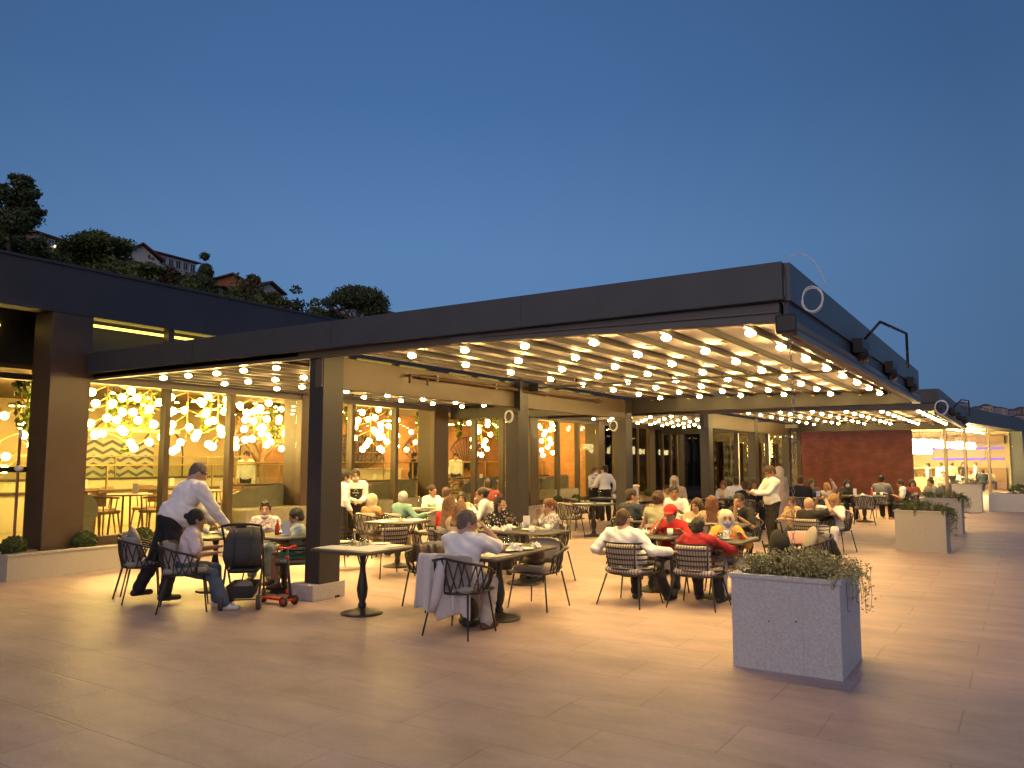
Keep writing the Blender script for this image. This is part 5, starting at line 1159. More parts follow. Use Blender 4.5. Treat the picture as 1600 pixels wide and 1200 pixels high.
def np_mesh(name, Vv, F, mats, parent, mi=None, extra=None):
    if extra and extra.v:
        o = len(Vv); Vv = np.concatenate([Vv, np.array(extra.v)]); ef = [tuple(i+o for i in f) for f in extra.f]
    else: ef = []
    me = bpy.data.meshes.new(name); me.vertices.add(len(Vv)); me.vertices.foreach_set('co', Vv.astype(np.float32).ravel())
    nl = len(F)*4+sum(len(f) for f in ef); me.loops.add(nl); me.loops.foreach_set('vertex_index', np.concatenate([F.ravel()]+[np.array(f) for f in ef]).astype(np.int32))
    tot = [4]*len(F)+[len(f) for f in ef]; st = np.concatenate([[0], np.cumsum(tot)[:-1]]); me.polygons.add(len(tot)); me.polygons.foreach_set('loop_start', st.astype(np.int32))
    for m in mats: me.materials.append(m)
    if mi is not None: me.polygons.foreach_set('material_index', np.concatenate([mi, np.zeros(len(ef), int)]).astype(np.int32))
    me.polygons.foreach_set('use_smooth', np.ones(len(tot), bool)); me.update(calc_edges=True); me.validate()
    o = bpy.data.objects.new(name, me); COL.objects.link(o); o.parent = parent; return o
def nrm(v): v = np.array(v, float); return v/(np.linalg.norm(v)+1e-12)
def ik(a, b, l1, l2, hint):
    a, b = np.array(a, float), np.array(b, float); d = b-a; L_ = np.linalg.norm(d); mx = (l1+l2)*.995
    if L_ > mx: b = a+d*mx/L_; d = b-a; L_ = mx
    x = (l1*l1-l2*l2+L_*L_)/(2*L_); h = math.sqrt(max(0, l1*l1-x*x)); u = d/L_; hv = np.array(hint, float); hv = nrm(hv-u*hv.dot(u)); return a+u*x+hv*h, b
SKIN = [mat('skin_light', (.50, .29, .19), .5, noise=.06, nscale=20), mat('skin_tan', (.40, .22, .13), .5, noise=.06, nscale=20), mat('skin_brown', (.28, .14, .08), .5, noise=.06, nscale=20)]
M_BROW = mat('brow_hair', (.04, .025, .018), .8); M_LIP = mat('lips', (.36, .12, .09), .5); M_EYEM = mat('eye_dark', (.05, .04, .035), .3)
HAIRC = dict(black=(.012, .010, .009), brown=(.07, .035, .018), dark=(.03, .018, .012), blonde=(.40, .22, .08), grey=(.42, .40, .37), greybrown=(.13, .10, .085), auburn=(.13, .05, .02), lightbrown=(.20, .10, .045))
def cl(name, c, r=.85, **k): return mat('cloth_'+name, c, r, noise=k.pop('noise', .06), nscale=12, bump=.25, bscale=35, **k)
CLOTH = dict(white=cl('white', (.82, .79, .77)), black=cl('black', (.016, .015, .017)), blackt=cl('black_trouser', (.012, .012, .016)), navy=cl('navy', (.03, .04, .06)), jeans=cl('jeans', (.07, .10, .14)),
  pink=cl('pale_pink', (.72, .60, .60)), cream=cl('cream', (.62, .55, .42)), red=cl('red', (.32, .012, .018)), bred=cl('bright_red', (.62, .025, .02)), teal=cl('teal', (.14, .27, .24)), beige=cl('beige', (.55, .43, .30)),
  tan=cl('tan_coat', (.36, .20, .09)), khaki=cl('pale_khaki', (.52, .46, .40)), sage=cl('sage', (.40, .40, .24)), greenshort=cl('green_short', (.03, .30, .16)), mint=cl('mint_polo', (.48, .58, .55)), yellow=cl('yellow_cardigan', (.70, .36, .06)),
  orange=cl('orange', (.75, .13, .03)), greyblue=cl('grey_blue', (.16, .17, .20)), maroon=cl('maroon', (.20, .04, .03)), gold=cl('pale_gold', (.6, .48, .28)),
  dots=spots('white_dots_on_black', (.015, .015, .018), (.65, .62, .58), 22, .30), floral=spots('grey_floral', (.45, .43, .42), (.20, .19, .24), 26, .42), flor2=spots('pink_floral', (.55, .50, .50), (.28, .14, .16), 30, .36), leop=spots('brown_print', (.5, .36, .22), (.12, .07, .04), 28, .35), stripew=stripes('pale_stripe_shirt', (.62, .55, .5), (.42, .33, .28), 14, 'Z'))
M_SHOE = mat('shoe_black', (.02, .018, .016), .5); M_SHOEB = mat('shoe_brown', (.09, .045, .025), .55); M_SHOEW = mat('shoe_white', (.6, .58, .55), .6); M_MASKW = mat('mask_white', (.72, .72, .72), .8); M_MASKB = mat('mask_blue', (.20, .32, .65), .8)
PEOPLE = 0
def person(label, px, py, d, head_world, sit=True, top='white', sleeve='long', bottom='blackt', legs='long', hair=('short', 'dark'), skin=0, sc=None, lean=6, side=0, hyaw=0, hpit=8, hroll=0,
           rh=None, lh=None, rf=None, lf=None, belly=0, woman=False, mask=None, extras=(), h=None, hipz=.50, shoe='black', group=None, chair=None, at=None, twist=0, bulk=1.08):
    """head centre at image (px, py) and depth d; heading in degrees; hands and feet as targets in the body frame (forward, left, up)"""
    global PEOPLE; PEOPLE += 1
    if sit and at is None and d > 11 and sc is None:
        if (zy(py, d)-hipz)/.66 < .86: hipz = .43
        if (zy(py, d)-hipz)/.66 < .86: d = min(d, (EYE-(hipz+.66*.86))*_f2/(py-HZ))
    q = at_d(px, d); hz = zy(py, d)
    base = hipz if sit else .93
    nat = base+.50+.165 if sit else 1.60
    cl_ = math.cos(R(lean))
    if sc is None:
        sc = max(.62, min(1.12, (hz-(base if sit else 0))/((.50*cl_+.165*math.cos(R(lean*.4))) if sit else (.93+.5*cl_+.165)))) if True else 1
    if h is None: h = .011 if d < 11.2 else (.014 if d < 15 else (.019 if d < 20 else .025))
    H = np.array((0, 0, base if sit else .93*sc))
    u = nrm((math.sin(R(lean)), math.sin(R(side)), math.cos(R(lean)))); tw = R(twist)
    sidev = nrm(np.array((-math.sin(tw), math.cos(tw), 0))); fw = nrm(np.cross(sidev, u)); 
    W_ = .97 if woman else bulk; bk_ = 1 if woman else bulk
    C = H+u*.27*sc; Nk = H+u*.48*sc; neck2 = Nk+nrm(u+np.array((0, 0, .6)))*.085*sc+fw*.012
    hc = Nk+nrm(u*.5+np.array((0, 0, 1)))*.165*sc+fw*.02*sc
    S = {s: H+u*.445*sc+sidev*s*.175*sc*W_ for s in (1, -1)}
    HJ = {s: H+sidev*0+np.array((0, s*.085*sc, 0)) for s in (1, -1)}
    # default poses
    if sit:
        rf = rf or (.42, -.12, .07); lf = lf or (.42, .12, .07); k_ = min(1, sc); rh = rh or (.42*k_, -.13*k_, base+.22*k_); lh = lh or (.42*k_, .13*k_, base+.22*k_)
    else:
        rf = rf or (-.02, -.10, .07); lf = lf or (.03, .10, .07); rh = rh or (.08, -.24, .80*sc); lh = lh or (.08, .24, .80*sc)
    F_ = {-1: np.array(rf, float), 1: np.array(lf, float)}; T_ = {-1: np.array(rh, float), 1: np.array(lh, float)}
    sh_ = sc
    knee = {}; elbow = {}
    for s in (1, -1):
        knee[s], F_[s] = ik(HJ[s], F_[s], .43*sh_, .42*sh_, (1, s*.12, .5 if sit else .05)); elbow[s], T_[s] = ik(S[s], T_[s], .285*sc, .25*sc, (-.45, s*.55, -.75))
    # head frame
    hy = R(hyaw)+tw; hp = R(hpit); f = np.array((math.cos(hy)*math.cos(hp), math.sin(hy)*math.cos(hp), -math.sin(hp))); l = nrm(np.cross((0, 0, 1), f)); r_ = R(hroll); up = np.cross(f, l); l, up = l*math.cos(r_)+up*math.sin(r_), up*math.cos(r_)-l*math.sin(r_)
    HR = np.stack([f, l, up]); hs = (.5+.5*sc)*1.05
    hd = lambda a, b, c: hc+(f*a+l*b+up*c)*hs
    root = thing('person', label, 'person', (0, 0, 0), R(head_world), group)
    hw = Matrix.Rotation(R(head_world), 3, 'Z') @ V((hc[0], hc[1], 0)); root.location = (q.x-hw.x, q.y-hw.y, 0) if at is None else at
    # --- skin body: one continuous surface
    b = Field()
    b.ell(hd(-.012, 0, .022), np.array((.098, .078, .098))*hs, HR, .02); b.ell(hd(.030, 0, -.045), np.array((.062, .058, .078))*hs, HR, .03); b.ell(hd(.062, 0, -.098), np.array((.024, .028, .018))*hs, HR, .025)
    b.cap(hd(.083, 0, .012), hd(.106, 0, -.028), .010*hs, .015*hs, .014)
    b.cap(hd(.074, -.016, -.068), hd(.074, .016, -.068), .011*hs, .011*hs, .012)
    for s in (1, -1):
        b.ell(hd(-.005, s*.079, -.012), np.array((.017, .011, .030))*hs, HR, .008); b.cap(hd(.078, s*.048, .034), hd(.088, s*.016, .030), .009*hs, .009*hs, .014)
    b.cut(hd(.102, .033, .010), np.array((.020, .020, .012))*hs, HR); b.cut(hd(.102, -.033, .010), np.array((.020, .020, .012))*hs, HR)
    b.cap(hd(-.02, 0, -.04), Nk-u*.03, .055*sc*W_, .062*sc*W_, .03)
    tor = lambda fld, e, kk=.06: (fld.cap(S[1]-sidev*.03*sc, S[-1]+sidev*.03*sc, .062*sc+e, .062*sc+e, kk), fld.ell(C+u*.07*sc, np.array((.108*sc*bk_+e, .158*sc*W_+e, .20*sc+e)), np.stack([fw, sidev, u]), kk),
        fld.ell(H+u*.10*sc+fw*(.02+belly*.5), np.array(((.105*bk_+belly)*sc+e, .145*sc*bk_+e+belly*.5, .15*sc+e)), np.stack([fw, sidev, u]), kk), fld.ell(H+np.array((-.01, 0, .02)), np.array((.115*sc+e, .160*sc+e, .12*sc+e)), None, kk))
    tor(b, 0)
    if woman:
        for s in (1, -1): b.ell(C+u*.08*sc+fw*.085*sc+sidev*s*.07*sc, np.array((.06, .065, .065))*sc, None, .04)
    arm = {}
    for s in (1, -1):
        b.cap(S[s], elbow[s], .047*sc*W_, .038*sc*W_, .03); b.cap(elbow[s], T_[s], .038*sc*W_, .026*sc*W_, .02)
        b.cap(HJ[s], knee[s], .082*sc, .054*sc, .04); b.cap(knee[s], F_[s], .052*sc, .036*sc, .03); cm = knee[s]*.66+F_[s]*.34; b.ell(cm+nrm(F_[s]-knee[s])*0+np.array((-.015, 0, 0)), np.array((.050, .050, .10))*sc, None, .03)
        b.cap(F_[s]-np.array((.02, 0, .02)), F_[s]+np.array((.14*sc, s*.02, -.045)), .034*sc, .028*sc, .03)
        d_ = nrm(T_[s]-elbow[s]); n_ = nrm(np.cross(d_, (0, 0, 1))) if abs(d_[2]) < .95 else np.array((0, 1., 0)); pc_ = T_[s]+d_*.045*sc; pn = nrm(np.cross(n_, d_)); arm[s] = (T_[s], d_, n_, pn)
        b.ell(pc_, np.array((.046, .040, .018))*sc, np.stack([d_, n_, pn]), .015)
    if d < 20: b.fine = (hc-.15, hc+.15, h*.55)
    Vb, Fb = b.mesh(h)
    ctr = Vb[Fb].mean(1); loc = ((ctr-hc) @ HR.T)/hs; mi = np.zeros(len(Fb), int)
    fr = loc[:, 0] > .055
    mi[fr & (np.abs(np.abs(loc[:, 1])-.033) < .017) & (np.abs(loc[:, 2]-.034) < .0065)] = 1
    mi[fr & (np.abs(np.abs(loc[:, 1])-.033) < .012) & (np.abs(loc[:, 2]-.010) < .0065)] = 3
    mi[(loc[:, 0] > .07) & (np.abs(loc[:, 1]) < .024) & (np.abs(loc[:, 2]+.068) < .009)] = 2
    ex = MB()
    for s in (1, -1):
        w_, d_, n_, pn = arm[s]
        for i in range(4):
            o_ = (i-1.5)*.0195*sc; ln = (.070, .078, .073, .058)[i if s == 1 else i]*sc; p0 = w_+d_*.078*sc+n_*o_; cu = -pn*(.35+.08*i); p1 = p0+nrm(d_+cu*.5)*ln*.5; p2 = p1+nrm(d_+cu*2.0)*ln*.5
            ex.tube([w_+d_*.05*sc+n_*o_*.9, p0, p1, p2], [.0095*sc, .0095*sc, .0085*sc, .007*sc], 6)
        sd = n_*(1 if np.dot(n_, (0, -s, 0)) > 0 else -1); t0 = w_+d_*.02*sc+sd*.025*sc; ex.tube([t0, t0+nrm(d_+sd*.9)*.035*sc, t0+nrm(d_+sd*.9)*.035*sc+nrm(d_-pn*.4)*.028*sc], [.012*sc, .011*sc, .009*sc], 6)
    np_mesh('body', Vb, Fb, [SKIN[skin], M_BROW, M_LIP, M_EYEM], root, mi, ex)
    # --- trousers / skirt / shorts
    e = .022
    g = Field(); g.noise = .004; g.ell(H+np.array((-.01, 0, .015)), np.array((.118*sc+e, .163*sc+e, .115*sc+e)), None, .05)
    if legs == 'skirt':
        kn = (knee[1]+knee[-1])/2; ft = (F_[1]+F_[-1])/2
        for s in (1, -1): g.cap(HJ[s], knee[s], .10*sc, .085*sc, .08); g.cap(knee[s], F_[s]*.85+knee[s]*.15, .09*sc, .08*sc, .09)
        g.cap((HJ[1]+HJ[-1])/2, kn, .10*sc, .09*sc, .08); g.cap(kn, ft*.8+kn*.2, .09*sc, .09*sc, .08)
    else:
        for s in (1, -1):
            tk = 1.0 if legs == 'long' else (.62 if sit else .8); kk = HJ[s]+(knee[s]-HJ[s])*tk
            g.cap(HJ[s], kk, .084*sc+e, (.058+.010*(legs != 'long'))*sc+e, .03)
            if legs == 'long': g.cap(knee[s], F_[s]+(knee[s]-F_[s])*.06, .058*sc+e, .046*sc+e+.004, .02); g.ell(knee[s]*.66+F_[s]*.34+np.array((-.012, 0, 0)), np.array((.058+e, .058+e, .11))*sc, None, .03)
            if legs == 'cropped': g.cap(knee[s], F_[s]+(knee[s]-F_[s])*.4, .056*sc+e, .05*sc+e, .02)
    g.plane(H+u*.085*sc, u) if not sit else None
    Vg, Fg = g.mesh(h); np_mesh({'long': 'trousers', 'short': 'shorts', 'skirt': 'skirt', 'cropped': 'trousers'}[legs], Vg, Fg, [CLOTH[bottom]], root)
    # --- shirt
    g = Field(); g.noise = .0055 if d < 12 else .004; e = .020; tor(g, e, .05)
    if woman:
        for s in (1, -1): g.ell(C+u*.08*sc+fw*.088*sc+sidev*s*.07*sc, np.array((.066, .07, .07))*sc, None, .05)
    for s in (1, -1):
        if sleeve == 'short': g.cap(S[s], S[s]+(elbow[s]-S[s])*.72, .058*sc*W_+.010, .054*sc*W_+.014, .04)
        elif sleeve == 'none': g.cap(S[s], S[s]+(elbow[s]-S[s])*.1, .056*sc, .055*sc, .04)
        else: g.cap(S[s], elbow[s], .054*sc*W_+.011, .047*sc*W_+.010, .04); g.cap(elbow[s], T_[s]-(T_[s]-elbow[s])*(.06 if sleeve == 'long' else .45), .046*sc*W_+.010, .034*sc*W_+.010, .02)
    g.cap(Nk-u*.05, Nk+u*.005, .066*sc, .062*sc, .03); g.cut(Nk+u*.075*sc+fw*.05*sc, (.055*sc, .05*sc, .075*sc))
    g.plane(H-u*.02*sc if not sit else H-np.array((0, 0, .035)), -u if not sit else np.array((0, 0, -1.)))
    Vg, Fg = g.mesh(h); np_mesh('shirt', Vg, Fg, [CLOTH[top]], root)
    # --- shoes
    if d < 21:
        for s in (1, -1):
            g = Field()
            g.cap(F_[s]+np.array((-.045, 0, -.03)), F_[s]+np.array((.15*sc, s*.025, -.038)), .040*sc, .034*sc, .03); g.cap(F_[s]+np.array((-.01, 0, .01)), F_[s]+np.array((.06, 0, -.03)), .044*sc, .036*sc, .03)
            g.plane((0, 0, F_[s][2]-.066), (0, 0, -1.)); Vg, Fg = g.mesh(min(h, .014)); np_mesh('shoe', Vg, Fg, [dict(black=M_SHOE, brown=M_SHOEB, white=M_SHOEW)[shoe]], root)
    # --- hair
    kind, hcname = hair; face = (hd(.085, 0, -.045), np.array((.075, .066, .088))*hs)
    if kind != 'bald':
        g = Field(); g.noise = .0035
        if kind in ('hijab',):
            g.ell(hd(-.02, 0, .012), np.array((.118, .098, .122))*hs, HR, .04); g.cap(hd(-.02, 0, -.05), Nk-u*.01, .085*sc, .10*sc, .06); g.cap(Nk+sidev*.08*sc-u*.02, Nk-sidev*.08*sc-u*.02, .075*sc, .075*sc, .06); g.cap(Nk+fw*.04, Nk+fw*.07-u*.12*sc, .07*sc, .05*sc, .05); g.cut(hd(.10, 0, -.035), np.array((.085, .060, .082))*hs, HR)
            m = CLOTH[hcname]; nm = 'headscarf'
        else:
            e = .007 if kind in ('short', 'buzz') else (.008 if kind in ('bun', 'tail') else .014)
            if kind == 'buzz': e = .004
            g.ell(hd(-.016, 0, .028), (np.array((.098, .078, .098))+e)*hs, HR, .02)
            if kind in ('short', 'buzz'): g.ell(hd(-.045, 0, -.035), np.array((.058, .068, .06))*hs, HR, .03)
            if kind in ('long', 'wavy'):
                g.ell(hd(-.04, 0, -.05), np.array((.075, .085, .10))*hs, HR, .04); bk = nrm(-fw)
                for s in (-1, 0, 1): g.cap(hd(-.045, s*.055, -.05), Nk-u*(.20 if kind == 'long' else .08)*sc+bk*.115*sc+sidev*s*.06*sc, .045*sc, .034*sc, .05)
                if kind == 'wavy' or woman:
                    for s in (1, -1): g.cap(hd(.0, s*.075, .0), Nk+sidev*s*.085*sc-u*.08*sc+fw*.02, .028*sc, .030*sc, .04)
                g.noise = .004
            if kind in ('bun', 'tail'): g.ell(hd(-.045, 0, -.02), np.array((.058, .066, .055))*hs, HR, .03); g.ell(hd(-.125, 0, .03 if kind == 'bun' else -.01), np.array((.036, .038, .036))*hs, HR, .012)
            if kind == 'tail': g.cap(hd(-.12, 0, -.01), hd(-.13, 0, -.20), .030*hs, .016*hs, .02)
            g.cut(hd(.098, 0, -.045), np.array((.088, .070, .098))*hs, HR)
            for s in (1, -1): g.cut(hd(.045, s*.09, -.05), np.array((.045, .035, .055))*hs, HR) if kind in ('short', 'buzz', 'bun', 'tail') else None
            m = mat('hair_'+hcname, HAIRC[hcname], .6, noise=.45, nscale=45, bump=.8, bscale=70); nm = 'hair'
        Vg, Fg = g.mesh(min(h, .012) if d < 15 else h*.8); np_mesh(nm, Vg, Fg, [m], root)
    # --- mask
    if mask:
        g = Field(); lowm = mask.endswith('chin'); dz = -.045 if lowm else 0
        g.ell(hd(.040 if not lowm else .03, 0, -.050+dz), np.array((.070, .062, .050 if not lowm else .035))*hs, HR, .02); g.plane(hd(.01, 0, 0), -f); Vg, Fg = g.mesh(min(h, .012))
        np_mesh('face_mask', Vg, Fg, [M_MASKB if mask.startswith('blue') else M_MASKW], root)
    for x in extras:
        if x == 'cap':
            g = Field(); g.ell(hd(-.012, 0, .045), np.array((.115, .098, .088))*hs, HR, .02); g.ell(hd(.115, 0, .040), np.array((.075, .075, .012))*hs, HR, .02); g.plane(hd(0, 0, .028), -up); Vg, Fg = g.mesh(.010); np_mesh('cap', Vg, Fg, [CLOTH['bred']], root)
        if x == 'sunglasses':
            m_ = MB()
            for s in (1, -1): m_.ball(hd(.07, s*.035, .10), .020, 10, 6)
            m_.tube([hd(.075, -.035, .10), hd(.075, .035, .10)], .004, 5).tube([hd(.07, .05, .10), hd(-.02, .085, .06)], .004, 5).tube([hd(.07, -.05, .10), hd(-.02, -.085, .06)], .004, 5); m_.build('sunglasses', M_BLACK, root)
        if x in ('apron', 'vest'):
            g = Field(); tor(g, .024, .05); g.plane(H+u*(.40 if x == 'apron' else .46)*sc, u); 
            if x == 'apron': g.plane(H+fw*.03, -fw); g.cap(HJ[1]+np.array((.06, 0, 0)), HJ[1]+np.array((.07, .0, -.34)), .09, .08, .1); g.cap(HJ[-1]+np.array((.06, 0, 0)), HJ[-1]+np.array((.07, 0, -.34)), .09, .08, .1)
            else:
                g.plane(H-u*.02, -u); g.cut(Nk+fw*.06, (.08, .06, .17))
            Vg, Fg = g.mesh(h); np_mesh(x, Vg, Fg, [CLOTH['black']], root)
            if x == 'apron':
                m_ = MB(); c_ = C+fw*.152+u*.045; P_ = lambda a, z: c_+sidev*a+u*z
                m_.tube([P_(.035*math.cos(k*.35)+.005, .030*math.sin(k*.35)+.02) for k in range(10)], .004, 5)
                for i, a in enumerate((-.055, -.035, -.015, .010, .030, .05)): m_.tube([P_(a, -.02), P_(a+.004, .0)], .004, 5); m_.tube([P_(a, -.012), P_(a+.012, -.010)], .003, 5)
                m_.build('emblem', M_PAPER, root)
        if x == 'bowtie': MB().ball(hd(.07, .02, -.15), (.015, .02, .012), 6, 4).ball(hd(.07, -.02, -.15), (.015, .02, .012), 6, 4).build('bow_tie', M_BLACK, root)
        if x == 'collar': 
            g = Field(); g.cap(Nk-u*.01+fw*.005, Nk+u*.022+fw*.01, .070*sc, .064*sc, .02); g.cut(Nk+u*.07*sc+fw*.06*sc, (.06*sc, .035*sc, .08*sc)); Vg, Fg = g.mesh(min(h, .012)); np_mesh('collar', Vg, Fg, [CLOTH[top]], root)
        if x == 'cardigan':
            g = Field(); g.noise = .004; tor(g, .03, .05)
            for s in (1, -1): g.cap(S[s], elbow[s], .07*sc, .06*sc, .04); g.cap(elbow[s], T_[s]-(T_[s]-elbow[s])*.15, .06*sc, .045*sc, .02)
            g.cut(C+fw*.16, (.16, .055, .4)); g.plane(H-np.array((0, 0, .03)), np.array((0, 0, -1.))); Vg, Fg = g.mesh(h); np_mesh('cardigan', Vg, Fg, [CLOTH['yellow']], root)
    # --- chair under the seated person
    if chair:
        hp_ = Matrix.Rotation(R(head_world), 3, 'Z') @ V((.05, 0, 0)); p = root.location
        (ROPE if chair[0] == 'r' else BAND).put((p.x+hp_.x, p.y+hp_.y, 0), R(head_world), chair[1], 'rope tub chairs on the terrace' if chair[0] == 'r' else 'slatted tub chairs on the terrace')
    return root, T_, arm
def held(kind, label, root, wrist, dirn, cat):
    "an object held in a hand: placed in world space at the palm"
    Rz = Matrix.Rotation(root.rotation_euler.z, 3, 'Z'); w_ = Rz @ V(wrist+dirn*.09)+V(root.location)
    if kind == 'phone': o = MB().rbox(-.075, .075, -.037, .037, -.004, .004, .008).build('phone', M_BLACK)
    if kind == 'paper': o = MB().rbox(-.11, .08, -.06, .06, -.003, .003, .008).build('order_pad', M_PAPER)
    if kind == 'cup': o = MB().lathe([(.028, 0), (.034, .01), (.036, .11), (.03, .11), (.026, .012), (0, .01)], 12).build('cup', M_CHINA)
    o.location = w_; o.rotation_euler = (0, R(-25) if kind != 'cup' else 0, root.rotation_euler.z); return tag(o, label, cat)

# foreground left group
r, T_, A_ = person('man in white shirt and black trousers bending over the left table with his back turned', 311, 744, 10.35, -12, False, lean=34, top='white', sleeve='long', hair=('buzz', 'greybrown'), skin=0, hpit=25, hyaw=-15, rh=(.62, -.30, .88), lh=(.66, .10, .86), rf=(-.10, -.16, .07), lf=(-.34, .14, .07), extras=('collar',), belly=.07, sc=1.07, bulk=1.34)
person('woman in a pale pink tee with a dark bun, seated left of the stroller', 311, 808, 9.55, -38, top='pink', sleeve='short', bottom='jeans', hair=('bun', 'black'), woman=True, skin=1, lean=16, hyaw=10, lh=(.40, .20, .70), rh=(.38, -.12, .66), rf=(.50, -.22, .07), lf=(.40, .12, .07), shoe='white', chair=('r', 'rope chair of the woman in the pale pink tee'))
person('woman facing the viewer with a white mask on her chin and sunglasses on her head', 417, 793, 12.1, 222, top='flor2', sleeve='half', bottom='jeans', hair=('bun', 'dark'), woman=True, mask='white_chin', extras=('sunglasses',), lean=10, hpit=2, chair=('r', 'rope chair of the woman with sunglasses on her head'))
person('boy in a pale polo and green shorts looking at a tablet beside the stone footing', 465, 820, 10.9, 140, top='mint', sleeve='short', bottom='greenshort', legs='short', hair=('short', 'black'), skin=1, sc=.80, lean=8, hpit=22, rh=(.30, -.04, .66), lh=(.30, .10, .66), rf=(.36, -.09, .12), lf=(.30, .09, .10), shoe='brown', hipz=.47, chair=('b', 'slatted chair of the boy in green shorts'))
tag(MB().rbox(-.10, .10, -.07, .07, 0, .012, .01).build('tablet', M_SHOEB), 'brown cased tablet in the hands of the boy in green shorts', 'tablet').location = (at_d(455, 10.8, .70))
# man in white polo
r, T_, A_ = person('grey haired man in a white polo, in the chair with the draped jacket', 731, 812, 8.35, 4, top='white', sleeve='short', bottom='khaki', hair=('short', 'greybrown'), skin=0, belly=.07, bulk=1.2, lean=17, hyaw=-42, hpit=12, rh=(.34, -.14, 1.02), lh=(.44, .10, .80), rf=(.32, -.14, .07), lf=(.48, .06, .07), shoe='brown', h=.010, chair=('r', 'rope chair with the light grey jacket over its back'))
# row by the striped chairs
person('man in a white long sleeved top lounging with his back to us', 973, 808, 9.85, -6, top='white', sleeve='long', bottom='blackt', hair=('buzz', 'brown'), skin=0, belly=.07, bulk=1.25, lean=-7, hyaw=-8, hpit=4, side=4, rh=(.10, -.52, .66), lh=(.05, .42, .60), rf=(.52, -.26, .07), lf=(.40, .12, .07), hipz=.44, h=.010, chair=('b', 'slatted chair of the lounging man in the white top'))
person('black haired man in a dark red shirt seated with his back to us', 1089, 820, 9.75, 0, top='red', sleeve='long', bottom='blackt', hair=('short', 'black'), skin=1, lean=8, hyaw=-5, hpit=10, rh=(.42, -.36, .64), lh=(.40, .30, .78), rf=(.35, -.15, .07), lf=(.45, .15, .07), hipz=.44, h=.010, bulk=1.2, belly=.03, chair=('b', 'slatted chair with striped cushion of the man in dark red'))
person('young man in a red baseball cap and red football shirt, hand raised to his mouth', 1046, 799, 10.95, 188, top='bred', sleeve='short', bottom='navy', hair=('short', 'dark'), skin=1, lean=14, extras=('cap',), rh=(.26, -.10, .93), lh=(.34, .20, .80), hpit=14, chair=('r', 'rope chair of the red capped young man'))
person('child in a cream headscarf, blue face mask and yellow cardigan', 1133, 808, 11.1, 205, top='orange', sleeve='long', bottom='cream', hair=('hijab', 'cream'), skin=0, mask='blue', extras=('cardigan',), woman=True, lean=8, hpit=2, rh=(.36, -.16, .79), lh=(.36, .14, .79), chair=('r', 'rope chair of the child in the blue mask'))
# table behind
G2 = None
person('woman in a sleeveless sage top with dark hair up, behind the red cap', 1028, 778, 12.2, 25, top='sage', sleeve='none', bottom='cream', hair=('bun', 'brown'), woman=True, skin=0, lean=12, hyaw=-30, chair=('r', 'rope chair of the woman in the sage top'))
person('man in a navy top with short dark hair seen from behind near the third column', 986, 773, 13.6, -20, top='navy', sleeve='short', bottom='blackt', hair=('buzz', 'dark'), skin=1, lean=10, hyaw=-30, chair=('r', 'rope chair of the man in the navy top'))
person('man in a white tee with dark hair and moustache facing us above the red cap', 1052, 767, 15.0, 205, top='white', sleeve='short', bottom='navy', hair=('short', 'black'), skin=1, lean=8, belly=.04, rh=(.34, -.14, .80), lh=(.36, .1, .80), chair=('r', 'rope chair of the man in the white tee facing us'))
person('curly haired girl facing us between the red cap and the long haired girl', 1087, 788, 13.1, 195, top='beige', sleeve='short', bottom='cream', hair=('wavy', 'brown'), woman=True, skin=0, lean=6, hyaw=-25, chair=('r', 'rope chair of the curly haired girl'))
person('girl with long straight auburn hair seen from behind in a patterned top', 1111, 785, 12.4, 15, top='leop', sleeve='short', bottom='cream', hair=('long', 'auburn'), woman=True, skin=0, lean=4, chair=('r', 'rope chair of the girl with long auburn hair'))
person('dark haired boy in a black tee resting his chin, left of the writing waiter', 1153, 780, 13.3, 160, top='black', sleeve='short', bottom='jeans', hair=('short', 'black'), skin=1, lean=16, hyaw=20, rh=(.28, .02, .98), lh=(.34, .16, .80), chair=('r', 'rope chair of the boy in the black tee'))
# standing waiter on the right
r, T_, A_ = person('standing waiter in a white shirt writing on a pad, mask on chin', 1203, 736, 15.9, 133, False, top='white', sleeve='long', hair=('short', 'brown'), skin=1, mask='white_chin', hpit=34, lean=1, rh=(.38, -.10, 1.12), lh=(.40, .08, 1.10), extras=('collar',), h=.013, belly=.02, bulk=1.10)
held('paper', 'small pad in the hands of the waiter standing right of the long table', r, T_[1], A_[1][1], 'notepad')
person('woman in a white headscarf standing just behind the writing waiter', 1216, 736, 18.5, 60, False, top='beige', sleeve='long', bottom='beige', hair=('hijab', 'cream'), woman=True, legs='skirt')
r, T_, A_ = person('bald man in a black tee holding a phone to his ear, seen from behind', 1262, 786, 15.2, -8, top='black', sleeve='short', bottom='blackt', hair=('bald', ''), skin=0, lean=2, hyaw=-10, rh=(.06, -.28, 1.05), lh=(.36, .1, .8), rf=(.34, -.36, .07), lf=(.45, -.1, .07), chair=('b', 'slatted chair of the bald man'), shoe='black')
held('phone', 'phone at the ear of the bald man', r, T_[-1], A_[-1][1], 'phone')
r, T_, A_ = person('blonde woman in a white dress looking down at the right of the bald man', 1300, 780, 16.4, 165, top='white', sleeve='short', bottom='white', legs='skirt', hair=('wavy', 'blonde'), woman=True, skin=0, hpit=26, lean=8, rh=(.30, -.22, 1.0), lh=(.30, .1, .78), chair=('r', 'rope chair of the blonde woman in white'))
person('child sitting between the writing waiter and the bald man', 1236, 790, 15.0, 150, top='leop', sleeve='short', bottom='navy', hair=('short', 'brown'), sc=.72, lean=6)
